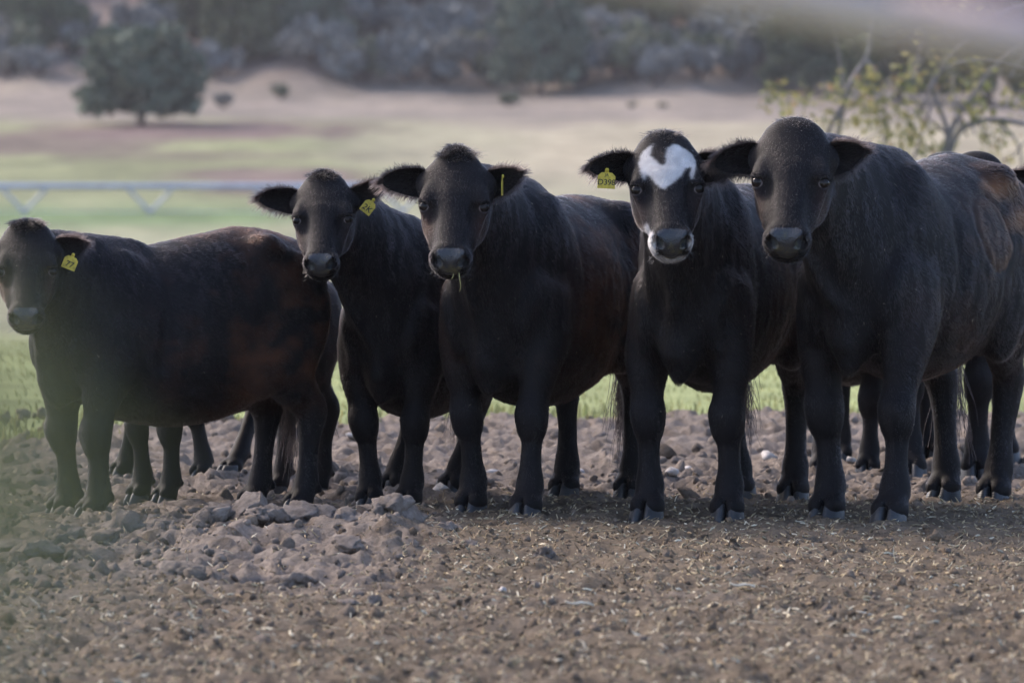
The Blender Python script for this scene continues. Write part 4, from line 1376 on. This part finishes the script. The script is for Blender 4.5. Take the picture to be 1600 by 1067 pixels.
        flow = flow + nk * np.array([.25, 0, -1.0]) + swirl
        hfl = Sx[None] * np.clip((h[:, :1] - .06) / .05, -1, 1) + Bx[None] * np.sign(h[:, 2:]) * .30 + Nx[None] * .15
        flow = flow * (1 - m) + hfl * m * 1.0
        tn = flow - nn * (flow * nn).sum(1)[:, None]
        tn /= np.maximum(np.linalg.norm(tn, axis=1), 1e-6)[:, None]
        tn = tn + rng.normal(0, .11, tn.shape)
        clump = np.stack([fbm(P0 * np.array([34, 34, 12]) + 70 + 13 * i_, 2) for i_ in range(3)], 1)
        tn = tn + clump * (.38 * (1 - m) + .10 * m)
        ln = 0.0135 * (1 - m[:, 0]) * (1 - .40 * legw[:, 0]) + 0.0085 * m[:, 0]
        under = np.clip((-nn[:, 2] - .3) / .4, 0, 1) * (legw[:, 0] < .8)
        ln = ln * (1 + .5 * under)
        poll_t = np.clip(1 - np.linalg.norm((h - np.array([.00, -.03, 0])) / np.array([.085, .09, .075]), axis=1), 0, 1)
        ln = ln * (1 + 3.0 * poll_t * tuft) * (0.6 + .8 * rng.random(hair))
        lift = (0.10 + .75 * poll_t * tuft + .15 * under + .12 * rng.random(hair))[:, None]
        back_n = np.clip((nn[:, 2:] - .75) / .2, 0, 1) * (1 - m)
        lift = lift + .10 * back_n
        pts = []
        for t in (0, .4, .75, 1.0):
            pts.append(P0 - nn * .001 + (tn * t * (1 - .15 * lift) + nn * (lift * t * (1.25 - .6 * t))) * ln[:, None] + np.array([0, 0, -.10]) * (t * t) * ln[:, None])
        pts = np.stack(pts, 1)
        cc = cc * (0.65 + .7 * rng.random((hair, 1))) * (1 + .55 * np.clip(fbm(P0 * np.array([26, 26, 5]) + 200, 3), -.6, 1)[:, None] * (1 - .6 * m))
        rad = 0.00058 * (0.75 + .5 * rng.random(hair)) * np.where(m[:, 0] > .5, .72, 1.0)
        # tuft on the poll
        pc = np.linalg.norm(((cen - H) @ HR / hs - np.array([.00, -.02, 0])) / np.array([.085, .095, .080]), axis=1)
        wp = ar * np.clip(1 - pc, 0, 1)
        nt = int(1300 * tuft)
        if nt > 100 and wp.sum() > 0:
            ti = rng.choice(len(Q), nt, p=wp / wp.sum())
            p0 = cen[ti] + rng.normal(0, .003, (nt, 3)); n0 = fn[ti]
            lt = (.014 + .020 * rng.random(nt) ** 1.5) * (.6 + .4 * tuft)
            clump_t = fbm(p0 * 45, 2)[:, None] * 1.2
            side_ = ((p0 - H) @ Bx / hs)[:, None] * 9 + clump_t
            dv = n0 * .34 + Nx[None] * .25 + Bx[None] * side_ + rng.normal(0, .13, (nt, 3))
            ep = np.stack([p0 + dv * (t * lt)[:, None] + (Sx * .5 + lookl * .25)[None] * (t * t * lt * .8)[:, None] for t in (0, .4, .75, 1.0)], 1)
            pts = np.concatenate([pts, ep]); rad = np.concatenate([rad, np.full(nt, .0007)]); cc = np.concatenate([cc, np.tile([[.008, .0066, .0066]], (nt, 1))])
        # ears and switch
        for (e0, e1, el) in strands:
            ep = np.stack([e0 + e1 * (el * t)[:, None] + np.array([0, 0, -.15]) * (t * t * el)[:, None] for t in (0, .4, .75, 1.0)], 1)
            pts = np.concatenate([pts, ep]); rad = np.concatenate([rad, np.full(len(e0), .0006)])
            ec = np.tile(np.array([[.006, .0045, .0045]]), (len(e0), 1)); cc = np.concatenate([cc, ec])
        # lashes
        for sg in (-1, 1):
            k = 26; c = hd(.242, -.032, sg * .114)
            a = rng.random(k) * 1.6 - .8
            o = unit(Bx * sg * .72 + Nx * .60)
            b0 = c[None] + .020 * (-Sx[None] * np.cos(a)[:, None] * .6 + np.cross(o, Sx)[None] * np.sin(a)[:, None]) + o[None] * .014
            dv = o[None] * .8 - Sx[None] * .15 + np.cross(o, Sx)[None] * np.sin(a)[:, None] * .4 + rng.normal(0, .1, (k, 3))
            ep = np.stack([b0 + dv * t * .022 + Sx[None] * (-.003 * t * t) for t in (0, .4, .75, 1.0)], 1)
            pts = np.concatenate([pts, ep]); rad = np.concatenate([rad, np.full(k, .0007)]); cc = np.concatenate([cc, np.tile([[.01, .009, .009]], (k, 1))])
        # whiskers of the muzzle
        k = 34
        sgn = rng.choice([-1, 1], k)
        b0 = np.array([hd(.47 + rng.random() * .05, -.06 - rng.random() * .08, sgn[i] * (.055 + .02 * rng.random())) for i in range(k)])
        dv = Bx[None] * sgn[:, None] * .8 + Sx[None] * .5 + rng.normal(0, .25, (k, 3))
        ep = np.stack([b0 + dv * t * .020 for t in (0, .4, .75, 1.0)], 1)
        pts = np.concatenate([pts, ep]); rad = np.concatenate([rad, np.full(k, .0004)]); cc = np.concatenate([cc, np.tile([[.012, .011, .011]], (k, 1))])
        tag(hair_obj('coat', pts, rad, rad * .35, cc, mats['hair'], root), kind='stuff')
    if mouth_straw:
        LV, LF = limb_mesh([([hd(.505, -.070, .030), hd(.545, -.085, .036), hd(.560, -.125, .040), hd(.552, -.165, .034)], .0022, .0014), ([hd(.505, -.075, .010), hd(.540, -.082, .012), hd(.548, -.098, .004)], .0020, .0012)])
        mesh_obj('grass_blade', LV, LF, mats['cud'], root)
    if hair > 100000:
        k = 32
        sel_ = rng.choice(len(Q), k, p=(w_ := np.where((facing > .35) & (cen[:, 2] > .35), ar * (1 + 2.5 * (cen[:, 0] > .25)) * (1 - .7 * hm), 0)) / w_.sum())
        sv = np.array([(-.5, -.5, 0), (.5, -.35, .1), (.5, .35, 0), (-.5, .5, .1), (0, 0, .9), (0, 0, -.4)]); sf = np.array([(0, 1, 4), (1, 2, 4), (2, 3, 4), (3, 0, 4), (1, 0, 5), (2, 1, 5), (3, 2, 5), (0, 3, 5)])
        CV, CF = [], []
        for n_, f_ in enumerate(sel_):
            nn_ = fn[f_]; a_ = unit(np.cross(nn_, rng.normal(size=3))); b_ = np.cross(nn_, a_)
            L_ = .004 + .009 * rng.random() ** 2; w2 = .0010 + .0009 * rng.random()
            CV += [cen[f_] + nn_ * .005 + a_ * p_0[0] * L_ + b_ * p_0[1] * w2 + nn_ * p_0[2] * w2 for p_0 in sv]
            CF.append(sf + n_ * 6)
        tag(mesh_obj('chaff', np.array(CV), np.concatenate(CF), mats['chaff'], root, smooth=False), kind='stuff')
    if tail:
        k = 170
        b0 = np.array([-0.815, tail_side * 1.1, .62]) + rng.normal(0, .012, (k, 3)) * np.array([1, 1, 5])
        L = .26 + .14 * rng.random(k)
        spread = rng.normal(0, .035, (k, 3)); ph = rng.random(k) * 6.28
        ts = np.linspace(0, 1, 10)
        ep = np.stack([b0 + spread * t + np.stack([np.sin(ph + t * 9) * .012 * t, np.cos(ph + t * 8) * .012 * t, -L * t], 1) for t in ts], 1)
        tag(hair_obj('tail_switch', ep, np.full(k, .0012), np.full(k, .0006), np.tile([[.003, .002, .002]], (k, 1)), mats['hair'], root))
    return root

def cow_mats():
    M = {}
    m = NT('cow hide')
    a = m.n('ShaderNodeAttribute', attribute_name='coat'); s = m.n('ShaderNodeAttribute', attribute_name='skin')
    sep = m.n('ShaderNodeSeparateColor'); m.l(s.outputs['Color'], sep.inputs[0])
    nz = m.noise(60, 3)
    col = m.mix(sep.outputs[0], a.outputs['Color'], (.022, .023, .027))
    col = m.mix(sep.outputs[1], col, (.075, .066, .030))
    col = m.mix(sep.outputs[2], col, (.004, .004, .004))
    m.l(col, m.b.inputs['Base Color'])
    rr = m.n('ShaderNodeMapRange'); rr.inputs[3].default_value = .65; rr.inputs[4].default_value = .33
    m.l(sep.outputs[0], rr.inputs[0]); m.l(rr.outputs[0], m.b.inputs['Roughness'])
    vo = m.n('ShaderNodeTexVoronoi'); vo.inputs['Scale'].default_value = 160
    tc = m.n('ShaderNodeTexCoord'); m.l(tc.outputs['Object'], vo.inputs['Vector'])
    bp = m.bump(vo.outputs['Distance'], .8, .002)
    m.l(sep.outputs[0], bp.inputs['Strength'])
    sp = m.n('ShaderNodeMapRange'); sp.inputs[3].default_value = .12; sp.inputs[4].default_value = .5
    m.l(sep.outputs[0], sp.inputs[0]); m.l(sp.outputs[0], m.b.inputs['Specular IOR Level'])
    M['body'] = m.m
    m = NT('cow hair')
    out = m.t.nodes['Material Output']
    a = m.n('ShaderNodeAttribute', attribute_name='coat')
    h = m.n('ShaderNodeBsdfHairPrincipled')
    h.model = 'CHIANG'; h.parametrization = 'COLOR'
    m.l(a.outputs['Color'], h.inputs['Color'])
    h.inputs['Roughness'].default_value = .34
    h.inputs['IOR'].default_value = 1.35
    h.inputs['Radial Roughness'].default_value = .55
    h.inputs['Coat'].default_value = 0.0
    h.inputs['Random Roughness'].default_value = .3
    m.t.nodes.remove(m.b)
    m.l(h.outputs[0], out.inputs['Surface'])
    M['hair'] = m.m
    m = NT('hoof horn')
    n = m.noise(30, 4); tc = m.n('ShaderNodeTexCoord'); w = m.n('ShaderNodeTexWave', wave_type='BANDS', bands_direction='Z'); w.inputs['Scale'].default_value = 40; w.inputs['Distortion'].default_value = 3
    m.l(tc.outputs['Object'], w.inputs['Vector'])
    r = m.ramp(n.outputs[0], [(.3, (.012, .012, .013)), (.55, (.026, .026, .029)), (.75, (.055, .046, .038))]); m.l(r.outputs[0], m.b.inputs['Base Color'])
    m.b.inputs['Roughness'].default_value = .5
    m.bump(w.outputs[0], .25, .002)
    M['hoof'] = m.m
    M['ear'] = simple_mat('ear skin', (.010, .0075, .0075), .8, .3, 25, .2)
    m = NT('eye')
    a = m.n('ShaderNodeAttribute', attribute_name='iris'); m.l(a.outputs['Color'], m.b.inputs['Base Color'])
    m.b.inputs['Roughness'].default_value = .05; m.b.inputs['Specular IOR Level'].default_value = .22
    M['eye'] = m.m
    M['tag'] = simple_mat('yellow tag plastic', (.50, .385, .045), .5, .3, 60)
    M['cud'] = simple_mat('chewed grass', (.34, .33, .14), .6, .25, 80)
    M['chaff'] = simple_mat('dry chaff', (.30, .27, .20), .8, .3, 200)
    M['ink'] = simple_mat('black marker ink', (.02, .02, .018), .6, .2, 60)
    return M
# ------------------------------------------------------------------ the herd
MATS = cow_mats()
make_cow('small black cow at the left edge with yellow tag in her ear, body turned left', 117, 20.78, 50, .80,
         {'fr': (96, .05), 'fl': (140, -.05), 'hr': (392, 0), 'hl': (466, 0)}, (44, 350), pitch=50, yaw=3,
         ears=[{'up': 2}, {'up': 8, 'back': 30, 'len': .16, 'w': .066, 'tag': dict(along=.07, drop=.045, out=.035, tilt=-22, text='77', w=.056, h=.052)}],
         brown=1.0, belly=.045, chest=.06, tail_side=-.12, fat=1.04, rump=.06, wither=-.05, hair=HAIRN, seed=3, mats=MATS, tuft=1.3)
make_cow('black cow second from the left, ears out, tilted yellow tag, looking at the camera', 606, 21.5, 17, .82,
         {'fr': (578, 0), 'fl': (636, 0), 'hr': (606, 0), 'hl': (700, 0)}, (508, 274), pitch=47, yaw=-4, roll=2, peak=.5,
         ears=[{'up': 16, 'back': 10, 'len': .20, 'w': .060}, {'up': 24, 'back': 15, 'len': .19, 'w': .055, 'tag': dict(along=.085, drop=.05, out=.030, tilt=-38, text='2K', w=.05, h=.055)}],
         brown=.45, belly=.06, lean=.94, tail_side=-.08, hair=HAIRN, seed=4, mats=MATS, tuft=.8)
make_cow('black cow in the middle, furry ears, brownish flank and grass on her lips', 777, 21.0, 20, .93,
         {'fr': (737, .05), 'fl': (820, -.1), 'hr': (882, -.1), 'hl': (983, 0)}, (716, 238), pitch=50, yaw=-2, roll=-1.5, peak=1.0, head_w=1.03,
         ears=[{'up': 12, 'back': 5, 'len': .185, 'w': .060}, {'up': 14, 'back': 25, 'len': .15, 'w': .058, 'tag': dict(along=.06, drop=.010, out=.03, turn=84, w=.05, h=.065)}],
         brown=1.25, mouth_straw=True, lean=.97, belly=.03, hair=HAIRN, seed=2, mats=MATS, tuft=1.2, tail_side=.06)
make_cow('black cow with white blaze and muzzle, yellow tag lettered D398 in her ear', 1072, 20.75, 15, .96,
         {'fr': (1012, 0), 'fl': (1137, 0), 'hr': (1158, 0), 'hl': (1240, 0)}, (1036, 213), pitch=46, yaw=1, roll=1.5, head_w=.98, peak=.2, white=True,
         ears=[{'up': 18, 'back': 0, 'len': .175, 'w': .058, 'curl': .5, 'tag': dict(along=.11, drop=.06, out=.030, tilt=-3, text='D398', small='JA', w=.068, h=.062)}, {'up': 4, 'back': 0, 'len': .165, 'w': .060}],
         brown=.5, lean=.84, belly=-.02, chest=.075, hair=HAIRN, seed=5, mats=MATS, tuft=.35, tail_side=-.08)
make_cow('largest black cow at right with ragged ear and rusty rubbed patches on her back', 1343, 20.65, 24, 1.02,
         {'fr': (1294, 0), 'fl': (1390, -.12), 'hr': (1477, 0), 'hl': (1552, 0)}, (1243, 192), pitch=49, yaw=-6, roll=-1, head_w=1.02,
         ears=[{'up': 3, 'back': 0, 'len': .170, 'w': .058}, {'up': 6, 'back': 25, 'len': .145, 'w': .062, 'notch': 1.0}],
         brown=.6, lean=.92, tail_side=-.12, belly=-.04, chest=.085, fat=1.06, rump=.035, hair=HAIRN, seed=1, mats=MATS, tuft=.15,
         patches=(((-.30, .20, 1.18), (.20, .07, .05), 1.0), ((-.42, .26, 1.05), (.12, .06, .06), .9)), brand=((-.12, 1.02), (.17, .14)))
# the ones standing behind
BH = int(HAIRN * .22)
make_cow('black cow hidden behind the leftmost cow, only her legs showing under the belly', 236, 21.95, 42, .70,
         {'fr': (216, 0), 'fl': (256, 0)}, (330, 470), pitch=60, hair=BH, hc=.016, hf=.012, tuft=0.0, seed=8, mats=MATS, head_depth=.5, group='black cows mostly hidden behind the front row')
make_cow('black cow farther back, legs showing between the two left cows', 250, 23.5, 38, .70,
         {'fr': (186, .1), 'fl': (316, 0), 'hr': (356, -.5), 'hl': (490, -.4)}, (300, 480), pitch=60, hair=BH, hc=.016, hf=.012, tuft=0.0, seed=9, mats=MATS, head_depth=.4, group='black cows mostly hidden behind the front row')
make_cow('black cow behind the largest one, only her ears and legs showing', 1475, 23.5, 6, 1.0,
         {'fr': (1425, -.1), 'fl': (1526, .1), 'hr': (1452, .2), 'hl': (1572, .2)}, (1524, 244), pitch=48, hair=BH, hc=.016, hf=.010, tuft=0.0, seed=10, mats=MATS, group='black cows mostly hidden behind the front row')
make_cow('greyish legged cow hidden behind the blazed and largest cows', 1320, 23.75, 10, .80,
         {'fr': (1286, 0), 'fl': (1356, 0)}, (1350, 420), pitch=60, hair=BH, hc=.016, hf=.012, tuft=0.0, seed=12, mats=MATS, head_depth=.3, group='black cows mostly hidden behind the front row')

# ------------------------------------------------------------------ the air between here and the hill
def build_haze():
    x0, x1, y0, y1, z0, z1 = -890, 890, -55, 1590, -6.0, 165.0
    V = [(x, y, z) for x in (x0, x1) for y in (y0, y1) for z in (z0, z1)]
    F = [(0, 1, 3, 2), (4, 6, 7, 5), (0, 4, 5, 1), (2, 3, 7, 6), (0, 2, 6, 4), (1, 5, 7, 3)]
    o = mesh_obj('haze', V, F, None, smooth=False)
    m = bpy.data.materials.new('pale haze'); m.use_nodes = True
    t = m.node_tree; t.nodes.remove(t.nodes['Principled BSDF'])
    v = t.nodes.new('ShaderNodeVolumePrincipled')
    v.inputs['Color'].default_value = (.86, .85, .90, 1); v.inputs['Density'].default_value = .00014; v.inputs['Anisotropy'].default_value = .35
    t.links.new(v.outputs[0], t.nodes['Material Output'].inputs['Volume'])
    o.data.materials.append(m)
    tag(o, 'thin pale haze over the whole valley', 'haze', kind='stuff')
build_haze()
